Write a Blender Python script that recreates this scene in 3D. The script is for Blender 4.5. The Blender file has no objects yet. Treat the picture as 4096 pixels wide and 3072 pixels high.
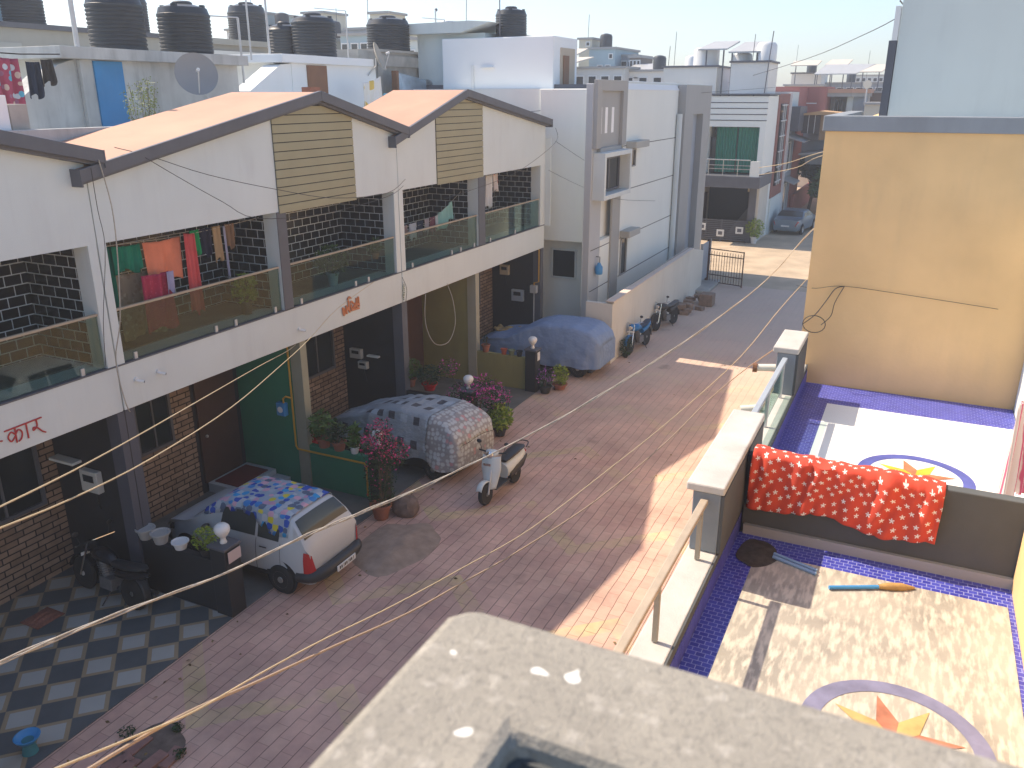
import bpy, bmesh, math, random
from mathutils import Vector, Matrix, noise
random.seed(7)
R = math.radians
S = bpy.context.scene
C = S.collection
# ------------------------------------------------------------ camera, sky, sun
cam = bpy.data.objects.new('camera', bpy.data.cameras.new('camera'))
C.objects.link(cam); S.camera = cam
cam.location = (0, 0, 8.2)
cam.rotation_euler = (R(90 - 19.16), 0, R(25.67))
cam.data.lens = 29.23; cam.data.sensor_width = 36
cam.data.clip_start = 0.05; cam.data.clip_end = 3000
cam.data.dof.use_dof = True; cam.data.dof.focus_distance = 16.0; cam.data.dof.aperture_fstop = 4.5
w = bpy.data.worlds.new('World'); S.world = w; w.use_nodes = True
bg = w.node_tree.nodes['Background']
sky = w.node_tree.nodes.new('ShaderNodeTexSky'); sky.sky_type = 'NISHITA'; sky.sun_disc = False
SUN_DIR = Vector((0.655, -0.040, -0.755)).normalized()   # the way the light travels
sky.sun_elevation = math.asin(-SUN_DIR.z)
sky.sun_rotation = math.atan2(-SUN_DIR.x, -SUN_DIR.y)
sky.air_density = 1.0; sky.dust_density = 0.9; sky.ozone_density = 3.0
hs = w.node_tree.nodes.new('ShaderNodeHueSaturation'); hs.inputs['Saturation'].default_value = 1.0; w.node_tree.links.new(sky.outputs[0], hs.inputs['Color']); w.node_tree.links.new(hs.outputs[0], bg.inputs[0]); bg.inputs[1].default_value = 0.10
sl = bpy.data.lights.new('sun', 'SUN'); sl.energy = 3.2; sl.angle = R(0.6); sl.color = (1, .84, .65)
sun = bpy.data.objects.new('sun', sl); C.objects.link(sun)
sun.rotation_euler = SUN_DIR.to_track_quat('-Z', 'Y').to_euler(); sun.location = (-20, 5, 40)
S.view_settings.view_transform = 'Standard'; S.view_settings.look = 'None'
S.view_settings.exposure = 1.25; S.view_settings.gamma = 1
# ------------------------------------------------------------ mesh helpers
class MB:
    def __init__(s): s.v = []; s.f = []
    def add(s, v, f):
        n = len(s.v); s.v += [tuple(p) for p in v]; s.f += [tuple(i + n for i in q) for q in f]; return s
    def box(s, x0, x1, y0, y1, z0, z1, rz=0, c=None, M=None):
        v = [(x, y, z) for z in (z0, z1) for y in (y0, y1) for x in (x0, x1)]
        if rz:
            cx, cy = c if c else ((x0 + x1) / 2, (y0 + y1) / 2); k, q = math.cos(rz), math.sin(rz)
            v = [(cx + (x - cx) * k - (y - cy) * q, cy + (x - cx) * q + (y - cy) * k, z) for x, y, z in v]
        if M: v = [M @ Vector(p) for p in v]
        return s.add(v, [(0, 2, 3, 1), (4, 5, 7, 6), (0, 1, 5, 4), (2, 6, 7, 3), (0, 4, 6, 2), (1, 3, 7, 5)])
    def cyl(s, p0, p1, r0, r1=None, n=12, caps=True):
        r1 = r0 if r1 is None else r1
        p0, p1 = Vector(p0), Vector(p1); d = (p1 - p0).normalized()
        a = d.orthogonal().normalized(); b = d.cross(a)
        v = [p + (a * math.cos(2 * math.pi * i / n) + b * math.sin(2 * math.pi * i / n)) * r for p, r in ((p0, r0), (p1, r1)) for i in range(n)]
        f = [(i, (i + 1) % n, n + (i + 1) % n, n + i) for i in range(n)]
        if caps: f += [tuple(range(n))[::-1], tuple(range(n, 2 * n))]
        return s.add(v, f)
    def tube(s, pts, r, n=6, sub=1):
        P = [Vector(p) for p in pts]
        if sub > 1:
            Q = []
            for i in range(len(P) - 1):
                a, b, c, d = P[max(i - 1, 0)], P[i], P[i + 1], P[min(i + 2, len(P) - 1)]
                for k in range(sub):
                    t = k / sub
                    Q.append(.5 * ((2 * b) + (c - a) * t + (2 * a - 5 * b + 4 * c - d) * t * t + (3 * b - a - 3 * c + d) * t ** 3))
            P = Q + [P[-1]]
        rr = r if isinstance(r, (list, tuple)) else [r] * len(P)
        v = []; m = len(P); prev = None
        for i, p in enumerate(P):
            d = (P[min(i + 1, m - 1)] - P[max(i - 1, 0)])
            d = d.normalized() if d.length > 1e-9 else Vector((0, 0, 1))
            if prev is None: a = d.orthogonal().normalized()
            else:
                a = prev - d * prev.dot(d); a = a.normalized() if a.length > 1e-6 else d.orthogonal().normalized()
            prev = a; b = d.cross(a); q = rr[min(i, len(rr) - 1)]
            v += [p + (a * math.cos(2 * math.pi * k / n) + b * math.sin(2 * math.pi * k / n)) * q for k in range(n)]
        f = [(i * n + k, i * n + (k + 1) % n, (i + 1) * n + (k + 1) % n, (i + 1) * n + k) for i in range(m - 1) for k in range(n)]
        f += [tuple(range(n))[::-1], tuple(range((m - 1) * n, m * n))]
        return s.add(v, f)
    def lathe(s, prof, c=(0, 0, 0), n=24, M=None):
        v = []; m = len(prof)
        for r, z in prof: v += [Vector((r * math.cos(2 * math.pi * k / n), r * math.sin(2 * math.pi * k / n), z)) for k in range(n)]
        if M: v = [M @ p for p in v]
        v = [p + Vector(c) for p in v]
        f = [(i * n + k, i * n + (k + 1) % n, (i + 1) * n + (k + 1) % n, (i + 1) * n + k) for i in range(m - 1) for k in range(n)]
        if prof[0][0] > 1e-6: f.append(tuple(range(n))[::-1])
        if prof[-1][0] > 1e-6: f.append(tuple(range((m - 1) * n, m * n)))
        return s.add(v, f)
    def prism(s, poly, ax, a, b):
        def P(u, w_, t): return {'x': (t, u, w_), 'y': (u, t, w_), 'z': (u, w_, t)}[ax]
        n = len(poly)
        v = [P(u, q, a) for u, q in poly] + [P(u, q, b) for u, q in poly]
        return s.add(v, [tuple(range(n)), tuple(range(n, 2 * n))[::-1]] + [(i, i + n, (i + 1) % n + n, (i + 1) % n) for i in range(n)])
    def grid(s, fn, nu, nv):
        v = [fn(i / nu, j / nv) for i in range(nu + 1) for j in range(nv + 1)]
        return s.add(v, [(i * (nv + 1) + j, (i + 1) * (nv + 1) + j, (i + 1) * (nv + 1) + j + 1, i * (nv + 1) + j + 1) for i in range(nu) for j in range(nv)])
    def ball(s, c, r, n=12, m=8):
        r = r if isinstance(r, (tuple, list)) else (r, r, r)
        return s.lathe([(math.sin(math.pi * i / m), -math.cos(math.pi * i / m)) for i in range(m + 1)], c, n, Matrix.Diagonal((r[0], r[1], r[2])))
    def quad(s, a, b, c, d): return s.add([a, b, c, d], [(0, 1, 2, 3)])
    def build(s, name, mat, parent=None, smooth=0, bevel=0, solid=0, off=None, label=None, flip=True):
        me = bpy.data.meshes.new(name); me.from_pydata(s.v, [], s.f); me.validate()
        bm = bmesh.new(); bm.from_mesh(me)
        if smooth: bmesh.ops.remove_doubles(bm, verts=bm.verts, dist=1e-5)
        bmesh.ops.recalc_face_normals(bm, faces=bm.faces); bm.to_mesh(me); bm.free()
        if smooth:
            me.polygons.foreach_set('use_smooth', [True] * len(me.polygons)); me.set_sharp_from_angle(angle=R(smooth))
        me.materials.append(mat)
        o = bpy.data.objects.new(name, me); C.objects.link(o)
        if parent is not None:
            o.parent = parent
            if parent.type == 'EMPTY' and parent.get('_w'): o.location = -parent.location
        if bevel:
            m = o.modifiers.new('bevel', 'BEVEL'); m.width = bevel; m.segments = 2; m.limit_method = 'ANGLE'; m.angle_limit = R(40)
        if solid:
            m = o.modifiers.new('solid', 'SOLIDIFY'); m.thickness = solid; m.offset = 0
        if label: o['label'] = label
        return o
def thing(name, label, cat, loc=(0, 0, 0), group=None, world=True, rz=0):
    o = bpy.data.objects.new(name, None); C.objects.link(o); o.location = loc; o.rotation_euler = (0, 0, rz)
    o.empty_display_size = .1
    if world: o['_w'] = 1
    return tag(o, label, cat, group)
def tag(o, label, cat, group=None):
    o['label'] = label; o['category'] = cat
    if group: o['group'] = group
    return o
def struct(o, kind='structure'): o['kind'] = kind; return o
def dup(root, loc, rz=0, label=None, group=None, scale=None):
    def cp(o, par):
        c = o.copy(); C.objects.link(c); c.parent = par
        for ch in list(o.children): cp(ch, c)
        return c
    kids = list(root.children)
    r = root.copy(); C.objects.link(r); r.location = loc; r.rotation_euler = (0, 0, rz)
    if label: r['label'] = label
    if group: r['group'] = group
    if scale: r.scale = scale
    for k in kids: cp(k, r)
    return r
# ------------------------------------------------------------ materials
class NT:
    def __init__(s, name):
        s.m = bpy.data.materials.new(name); s.m.use_nodes = True; s.t = s.m.node_tree; s.b = s.t.nodes['Principled BSDF']
        s.co = s.t.nodes.new('ShaderNodeTexCoord').outputs['Object']
    def n(s, kind, ins={}, **kw):
        x = s.t.nodes.new(kind)
        for k, v in kw.items(): setattr(x, k, v)
        for k, v in ins.items(): s.set(x, k, v)
        return x
    def set(s, x, k, v):
        if hasattr(v, 'is_linked') or isinstance(v, bpy.types.NodeSocket): s.t.links.new(v, x.inputs[k])
        else: x.inputs[k].default_value = v
    def map(s, sc=(1, 1, 1), loc=(0, 0, 0), rot=(0, 0, 0), src=None):
        return s.n('ShaderNodeMapping', {'Vector': src or s.co, 'Scale': sc, 'Location': loc, 'Rotation': rot}).outputs[0]
    def noise(s, scale, detail=4, src=None, rough=.55):
        return s.n('ShaderNodeTexNoise', {'Vector': src or s.co, 'Scale': scale, 'Detail': detail, 'Roughness': rough}).outputs['Fac']
    def ramp(s, fac, a, b, c0=(0, 0, 0, 1), c1=(1, 1, 1, 1)):
        x = s.n('ShaderNodeValToRGB', {'Fac': fac}); e = x.color_ramp.elements
        e[0].position = a; e[1].position = b; e[0].color = c0; e[1].color = c1; return x.outputs[0]
    def mix(s, fac, a, b, mode='MIX'):
        x = s.n('ShaderNodeMix', data_type='RGBA', blend_type=mode)
        s.set(x, 0, fac); s.set(x, 6, a); s.set(x, 7, b); return x.outputs[2]
    def math(s, op, a, b=0.0, c=0.0):
        x = s.n('ShaderNodeMath', operation=op); s.set(x, 0, a); s.set(x, 1, b); s.set(x, 2, c); return x.outputs[0]
    def col(s, v): s.set(s.b, 'Base Color', v)
    def bump(s, h, d=.3, dist=.01):
        x = s.n('ShaderNodeBump', {'Height': h, 'Strength': d, 'Distance': dist}); s.t.links.new(x.outputs[0], s.b.inputs['Normal'])
def c4(c, k=1): return (c[0] * k, c[1] * k, c[2] * k, 1)
def paint(name, c, rough=.7, var=.07, scale=1.2, streak=0, sc=(.12, .12, .11), bump=.12, metal=0, fine=60, spec=None, alpha=None):
    t = NT(name)
    a = t.mix(t.ramp(t.noise(scale), .3, .7), c4(c, 1 - var), c4([min(x, .95) for x in c], 1 + var * .6))
    if streak:
        s1 = t.noise(1.0, 6, t.map((3.1, 3.1, .45)), .65); s2 = t.noise(.9, 5)
        k = t.math('MULTIPLY', t.ramp(s1, .46, .74), t.ramp(s2, .36, .66))
        a = t.mix(t.math('MULTIPLY', k, streak), a, c4(sc))
    t.col(a); t.b.inputs['Roughness'].default_value = rough; t.b.inputs['Metallic'].default_value = metal
    if spec is not None: t.b.inputs['Specular IOR Level'].default_value = spec
    if alpha: t.b.inputs['Alpha'].default_value = alpha
    if bump: t.bump(t.noise(fine, 3), bump)
    return t.m
def wallvec(t):
    s = t.n('ShaderNodeSeparateXYZ', {0: t.co}); xy = t.math('ADD', s.outputs[0], s.outputs[1])
    return t.n('ShaderNodeCombineXYZ', {0: xy, 1: s.outputs[2]}).outputs[0]
def bricks(name, c1, c2, cm, bw, bh, mort, rough=.5, vec='wall', bump=.5, var=.3, off=.5, spec=.5, ms=.1):
    t = NT(name); v = wallvec(t) if vec == 'wall' else (t.co if vec == 'flat' else t.map(rot=(0, 0, R(90))))
    b = t.n('ShaderNodeTexBrick', {'Vector': v, 'Color1': c4(c1), 'Color2': c4(c2), 'Mortar': c4(cm), 'Scale': 1.0, 'Mortar Size': mort,
        'Mortar Smooth': ms, 'Bias': 0.0, 'Brick Width': bw, 'Row Height': bh}, offset=off)
    a = t.mix(var, b.outputs[0], t.mix(t.noise(5), c4((.35, .35, .35)), c4((1.4, 1.4, 1.4))), 'MULTIPLY') if var else b.outputs[0]
    t.col(a); t.b.inputs['Roughness'].default_value = rough; t.b.inputs['Specular IOR Level'].default_value = spec
    h = t.math('SUBTRACT', t.math('MULTIPLY', t.noise(18), .6), b.outputs['Fac'])
    t.bump(h, bump, .02); return t.m
def glass(name, tint=(.7, .78, .76), gl=.22, rough=.02):
    t = NT(name); m = t.t; out = m.nodes['Material Output']
    tr = t.n('ShaderNodeBsdfTransparent', {'Color': c4(tint)}); g = t.n('ShaderNodeBsdfGlossy', {'Color': c4((.9, .95, 1)), 'Roughness': rough})
    f = t.n('ShaderNodeLayerWeight', {'Blend': gl}); fa = t.math('ADD', t.math('MULTIPLY', f.outputs['Fresnel'], .38), .02)
    mx = t.n('ShaderNodeMixShader', {0: fa, 1: tr.outputs[0], 2: g.outputs[0]}); m.links.new(mx.outputs[0], out.inputs[0]); return t.m
def spots(name, base, cols, scale, dens=.5, rough=.85, rnd=1.0):
    """cloth print: voronoi cells in several colours"""
    t = NT(name); v = t.n('ShaderNodeTexVoronoi', {'Vector': t.co, 'Scale': scale, 'Randomness': rnd})
    s = t.n('ShaderNodeSeparateColor', {0: v.outputs['Color']})
    r = t.n('ShaderNodeValToRGB', {'Fac': s.outputs[0]}); e = r.color_ramp; e.interpolation = 'CONSTANT'
    e.elements[0].position = 0; e.elements[0].color = c4(cols[0]); e.elements[1].position = 1 / len(cols); e.elements[1].color = c4(cols[1])
    for i, q in enumerate(cols[2:], 2): x = e.elements.new(i / len(cols)); x.color = c4(q)
    k = t.math('LESS_THAN', v.outputs['Distance'], dens)
    t.col(t.mix(k, c4(base), r.outputs[0])); t.b.inputs['Roughness'].default_value = rough
    t.bump(t.noise(300, 2), .15); return t.m
def leafmat(name, a, b):
    t = NT(name); g = t.n('ShaderNodeNewGeometry'); r = g.outputs['Random Per Island']
    t.col(t.mix(r, c4(a), c4(b))); t.b.inputs['Roughness'].default_value = .6
    t.b.inputs['Transmission Weight'].default_value = 0; t.b.inputs['Specular IOR Level'].default_value = .3; return t.m
WHITE = paint('white_wall_paint', (.65, .70, .695), .75, .06, .5, .28, (.40, .41, .42))
WHITE2 = paint('cream_white_paint', (.76, .76, .72), .75, .04, .6, .08, (.35, .34, .3))
TRIM = paint('dark_grey_trim_paint', (.10, .105, .125), .6, .12, 2, .2, (.2, .2, .2))
GREY = paint('grey_paint', (.36, .36, .35), .7, .06, .8, .1)
GREYBLUE = paint('blue_grey_paint', (.33, .37, .42), .7, .08, 1.5, .25, (.2, .2, .2))
ORANGE = paint('orange_roof_paint', (.52, .29, .195), .75, .12, .7, .35, (.5, .3, .22), .3)
TAN = paint('olive_tan_siding', (.33, .305, .19), .6, .06, 1.5, .15, (.25, .23, .16))
DARK = paint('dark_groove', (.012, .012, .014), .7, 0)
TILE = bricks('black_wall_tile', (.012, .012, .015), (.018, .018, .022), (.62, .66, .70), .29, .172, .0085, .22, 'wall', .25, 0, .5, .5, 0)
STONE = bricks('brown_stone_cladding', (.22, .15, .105), (.38, .27, .195), (.04, .032, .026), .33, .115, .012, .9, 'wall', 1.0, .75, .37)
BLACKW = paint('black_wall_paint', (.022, .023, .028), .6, .1)
GREENW = paint('bottle_green_wall_paint', (.022, .20, .11), .6, .12, 1, .15, (.03, .05, .04))
OLIVEW = paint('olive_wall_paint', (.30, .27, .10), .7, .1, 1, .25, (.05, .05, .035))
DOORB = paint('brown_door_paint', (.075, .035, .025), .5, .15, 3)
YELLOWW = paint('yellow_ochre_wall_paint', (.80, .53, .25), .8, .16, .55, .30, (.50, .36, .20), .35, fine=18)
CONC = paint('weathered_concrete', (.42, .40, .36), .9, .22, 2.0, .6, (.18, .17, .15), .6, fine=30)
GRIME = paint('grimy_whitewash', (.50, .515, .50), .85, .20, 1.0, .9, (.17, .175, .175), .3)
LIGHTBL = paint('pale_blue_grey_wall', (.62, .68, .66), .8, .05, .5, .18, (.3, .33, .34))
BLUE = paint('blue_door_paint', (.012, .22, .50), .5, .1, 2, .1, (.4, .5, .5))
BROWN = paint('brown_wood_door', (.22, .095, .04), .55, .12, 3)
TANKM = paint('black_plastic_tank', (.020, .028, .038), .45, .15, 2, .15, (.12, .12, .12), .05)
STEEL = paint('steel', (.55, .54, .50), .3, .05, 3, 0, bump=0, metal=.8)
STEELP = paint('galvanised_pipe', (.55, .56, .56), .5, .1, 4, 0, bump=.05, metal=.3)
RAILW = paint('tan_handrail_wood', (.42, .34, .25), .55, .12, 5)
BLACK = paint('black_rubber', (.02, .02, .021), .8, .1, 8, bump=.1)
BLKPL = paint('black_plastic', (.03, .031, .034), .45, .1, 4, bump=.05)
RED = paint('red_plastic', (.45, .02, .02), .25, .05)
WPL = paint('white_plastic', (.75, .76, .75), .4, .04)
BLPL = paint('blue_plastic', (.05, .28, .6), .4, .08)
TERRA = paint('terracotta', (.32, .12, .07), .85, .15, 6)
YPIPE = paint('yellow_gas_pipe', (.6, .33, .03), .5, .1)
LEAF = leafmat('green_leaves', (.035, .085, .02), (.10, .17, .035))
LEAFY = leafmat('yellow_green_leaves', (.16, .25, .03), (.32, .40, .05))
LEAFD = leafmat('dark_leaves', (.02, .045, .018), (.045, .08, .03))
PINKF = leafmat('magenta_flowers', (.55, .03, .30), (.75, .10, .50))
REDF = leafmat('crimson_pink_flowers', (.60, .03, .12), (.75, .08, .30))
PURPF = leafmat('purple_flowers', (.40, .06, .50), (.65, .30, .75))
BARK = paint('bark', (.12, .085, .055), .9, .2, 10)
GLASSB = glass('balcony_glass', (.66, .76, .72), .10)
GLASSW = NT('window_glass'); GLASSW.col(c4((.02, .025, .03))); GLASSW.b.inputs['Roughness'].default_value = .06; GLASSW = GLASSW.m
GLASSC = NT('car_glass'); GLASSC.col(c4((.05, .06, .06))); GLASSC.b.inputs['Roughness'].default_value = .12; GLASSC = GLASSC.m
CHROME = NT('chrome'); CHROME.col(c4((.7, .7, .7))); CHROME.b.inputs['Metallic'].default_value = 1; CHROME.b.inputs['Roughness'].default_value = .15; CHROME = CHROME.m
def fabric(name, c, rough=.9, var=.12, scale=4): return paint(name, c, rough, var, scale, 0, bump=.25, fine=180, spec=.15)
# ground materials
def paver():
    t = NT('red_brick_pavers'); s = t.n('ShaderNodeSeparateXYZ', {0: t.co})
    wob = t.math('MULTIPLY', t.math('SUBTRACT', t.noise(1.3, 2), .5), .06)
    v = t.n('ShaderNodeCombineXYZ', {0: s.outputs[1], 1: t.math('ADD', s.outputs[0], wob)}).outputs[0]
    b = t.n('ShaderNodeTexBrick', {'Vector': v, 'Color1': c4((.54, .345, .285)), 'Color2': c4((.60, .405, .325)), 'Mortar': c4((.40, .265, .215)),
        'Scale': 1.0, 'Mortar Size': .005, 'Mortar Smooth': .25, 'Bias': 0.0, 'Brick Width': .40, 'Row Height': .205}, offset=.5)
    # courses of tan pavers crossing the street in a zigzag
    zz = t.math('ABSOLUTE', t.math('SUBTRACT', t.math('MODULO', t.math('ADD', s.outputs[0], 20), 3.0), 1.5))
    ph = t.math('MODULO', t.math('ADD', t.math('ADD', s.outputs[1], t.math('MULTIPLY', zz, .9)), 200.3), 3.25)
    band = t.math('MULTIPLY', t.ramp(ph, .17, .19), t.math('SUBTRACT', 1.0, t.ramp(ph, .34, .36)))
    tan = t.mix(b.outputs['Fac'], t.mix(t.noise(9), c4((.56, .43, .24)), c4((.62, .48, .29))), c4((.18, .15, .11)))
    n1 = t.ramp(t.math('MULTIPLY', ph, 1.0), 0, 1)
    isb = t.math('MULTIPLY', t.math('LESS_THAN', ph, .42), t.ramp(t.noise(1.1, 4), .38, .62))
    lx = t.math('ABSOLUTE', t.math('SUBTRACT', t.math('FLOORED_MODULO', t.math('DIVIDE', t.math('ADD', s.outputs[0], wob), .205), 1.0), .5))
    ln = t.math('MULTIPLY', t.ramp(lx, .462, .485), t.ramp(t.noise(3, 3), .25, .45))
    a = t.mix(t.math('MULTIPLY', ln, .8), t.mix(isb, b.outputs[0], tan), c4((.09, .065, .06)))
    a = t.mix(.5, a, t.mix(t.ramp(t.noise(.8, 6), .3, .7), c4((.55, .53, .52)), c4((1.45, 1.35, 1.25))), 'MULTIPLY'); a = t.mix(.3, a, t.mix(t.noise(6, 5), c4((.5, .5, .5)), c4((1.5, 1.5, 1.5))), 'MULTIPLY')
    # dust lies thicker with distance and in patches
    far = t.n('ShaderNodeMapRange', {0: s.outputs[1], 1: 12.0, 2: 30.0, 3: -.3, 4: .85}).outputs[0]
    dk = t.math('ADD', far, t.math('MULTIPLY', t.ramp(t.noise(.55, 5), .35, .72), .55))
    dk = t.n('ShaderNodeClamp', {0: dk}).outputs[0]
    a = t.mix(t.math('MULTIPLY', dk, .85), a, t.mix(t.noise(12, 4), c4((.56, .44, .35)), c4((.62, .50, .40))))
    st = t.ramp(t.noise(.9, 3, t.map(loc=(4, 9, 0))), .66, .74); a = t.mix(t.math('MULTIPLY', st, .35), a, c4((.10, .075, .06)))
    t.col(a); t.b.inputs['Roughness'].default_value = .9; t.b.inputs['Specular IOR Level'].default_value = .25
    h = t.math('ADD', t.math('MULTIPLY', b.outputs['Fac'], -1.0), t.math('MULTIPLY', t.noise(60, 3), .35)); t.bump(h, .55, .012)
    return t.m
PAVER = paver()
def checker():
    t = NT('checker_porch_tiles'); v = t.map((1 / .45, 1 / .45, 1), (0.18, -.1, 0), (0, 0, R(45)))
    f = t.n('ShaderNodeVectorMath', {0: v}, operation='FRACTION').outputs[0]
    fl = t.n('ShaderNodeVectorMath', {0: v}, operation='FLOOR').outputs[0]
    s = t.n('ShaderNodeSeparateXYZ', {0: f}); g = t.n('ShaderNodeSeparateXYZ', {0: fl})
    ck = t.math('FLOORED_MODULO', t.math('ADD', g.outputs[0], g.outputs[1]), 2.0)
    dx = t.math('ABSOLUTE', t.math('SUBTRACT', s.outputs[0], .5)); dy = t.math('ABSOLUTE', t.math('SUBTRACT', s.outputs[1], .5))
    d = t.math('MAXIMUM', dx, dy); fr = t.math('GREATER_THAN', d, .36)
    lt = t.mix(fr, c4((.40, .41, .385)), c4((.34, .27, .175)))
    dkk = t.mix(t.noise(3), c4((.075, .09, .098)), c4((.13, .145, .15)))
    a = t.mix(ck, dkk, lt); a = t.mix(t.math('GREATER_THAN', d, .492), a, c4((.2, .17, .13)))
    a = t.mix(.3, a, t.mix(t.noise(2), c4((.6, .6, .6)), c4((1.3, 1.3, 1.3))), 'MULTIPLY')
    t.col(a); t.b.inputs['Roughness'].default_value = .35; return t.m
CHECK = checker()
DIRT = paint('dusty_ground', (.50, .39, .27), .95, .22, .8, 0, bump=.6, fine=20)
PORCH = paint('grey_stone_porch_floor', (.16, .16, .15), .6, .25, 2)
# ------------------------------------------------------------ ground
m = MB(); m.box(-260, 200, -60, 320, -.3, 0); struct(m.build('ground', DIRT))
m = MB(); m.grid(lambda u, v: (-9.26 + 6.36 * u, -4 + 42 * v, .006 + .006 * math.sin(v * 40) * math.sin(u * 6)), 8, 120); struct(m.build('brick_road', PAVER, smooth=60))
m = MB(); m.box(-13.1, -9.262, -4, 8.6, -.1, .02); struct(m.build('checker_porch_floor', CHECK))
m = MB(); m.box(-13.1, -9.262, 8.6, 25.8, -.1, .018); struct(m.build('porch_floor', PORCH))
m = MB(); m.box(-2.9, 3, -4, 40, -.1, .05); struct(m.build('stone_verge', PORCH))
m = MB(); m.box(-2.98, -2.9, -4, 36, -.1, .055); struct(m.build('orange_road_edge', paint('orange_kerb_paint', (.5, .22, .08), .8, .2, 3)))

hz = NT('thin_haze'); vol = hz.n('ShaderNodeVolumePrincipled', {'Color': c4((.93, .95, 1.0)), 'Density': .0022, 'Anisotropy': .35})
hz.t.links.new(vol.outputs[0], hz.t.nodes['Material Output'].inputs['Volume']); hz.t.nodes.remove(hz.b)
struct(MB().box(-262, 202, -62, 322, -1.3, 26).build('haze', hz.m), 'stuff')
# ------------------------------------------------------------ row houses on the left
XF = -11.2
def top_at(roof, y):
    (ya, za), (yp, zp), (yb, zb) = roof
    return za + (zp - za) * (y - ya) / (yp - ya) if y < yp else zp + (zb - zp) * (y - yp) / (yb - yp)
def handrail_glass(house, y0, y1, clips):
    g = MB().box(XF - .055, XF - .043, y0 + .02, y1 - .02, 4.12, 4.96).build('glass_railing', GLASSB, house)
    MB().box(XF - .085, XF - .03, y0, y1, 4.955, 4.995).build('handrail', RAILW, g, bevel=.008)
    for y in clips: MB().box(XF - .07, XF - .025, y - .03, y + .03, 4.08, 4.22).build('glass_clip', STEELP, g)
def window_unit(house, x, y0, y1, z0, z1, frame=TRIM, pane=GLASSW, bars=1, face=1, axis='x', name='window', fw=.06):
    """framed window standing proud of a wall; axis x: wall looks along x, axis y: along y"""
    fr = MB(); d0, d1 = (0, .06 * face)
    def bx(m, a0, a1, b0, b1, t0, t1):
        lo, hi = sorted((x + t0, x + t1))
        return m.box(lo, hi, a0, a1, b0, b1) if axis == 'x' else m.box(a0, a1, lo, hi, b0, b1)
    bx(fr, y0 - fw, y0, z0 - fw, z1 + fw, -.02 * face, .06 * face); bx(fr, y1, y1 + fw, z0 - fw, z1 + fw, -.02 * face, .06 * face)
    bx(fr, y0, y1, z0 - fw, z0, -.02 * face, .06 * face); bx(fr, y0, y1, z1, z1 + fw, -.02 * face, .06 * face)
    for i in range(bars):
        yy = y0 + (y1 - y0) * (i + 1) / (bars + 1); bx(fr, yy - .02, yy + .02, z0, z1, .0, .045 * face)
    f = fr.build(name, frame, house); bx(MB(), y0, y1, z0, z1, -.01 * face, .012 * face).build('pane', pane, f); return f
def partition(house, y0, y1, mat, front=XF):
    """full height wall at the porch's far side, then the low wall out to the gate post"""
    MB().box(-13.1, front - .02, y0, y1, .02, 3.32).build('partition_wall', mat, house)
    MB().box(front - .018, -9.6, y0 + .01, y1 - .01, .02, 1.0).build('low_wall', mat, house, bevel=.012)
def post_lamp(y, label_post, label_lamp, zt=1.3, mat=BLACKW):
    t = thing('gate_post', label_post, 'gate post', (-9.43, y, 0), 'gate posts between the porches')
    MB().box(-9.595, -9.26, y - .17, y + .17, 0, zt - .05).build('shaft', mat, t, bevel=.015)
    MB().box(-9.62, -9.235, y - .195, y + .195, zt - .05, zt).build('cap', TRIM, t, bevel=.01)
    l = thing('post_lamp', label_lamp, 'lamp', (-9.43, y, zt), 'white globe lamps on the gate posts')
    MB().lathe([(.055, 0), (.06, .02), (.045, .05), (.042, .09), (.06, .12)], (-9.43, y, zt), 16).build('lamp_holder', WPL, l, smooth=40)
    MB().lathe([(.06, 0), (.085, .03), (.115, .08), (.13, .13), (.12, .18), (.08, .22), (0, .235)], (-9.43, y, zt + .115), 20).build('lamp_globe', WPL, l, smooth=60)
    return t
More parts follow.
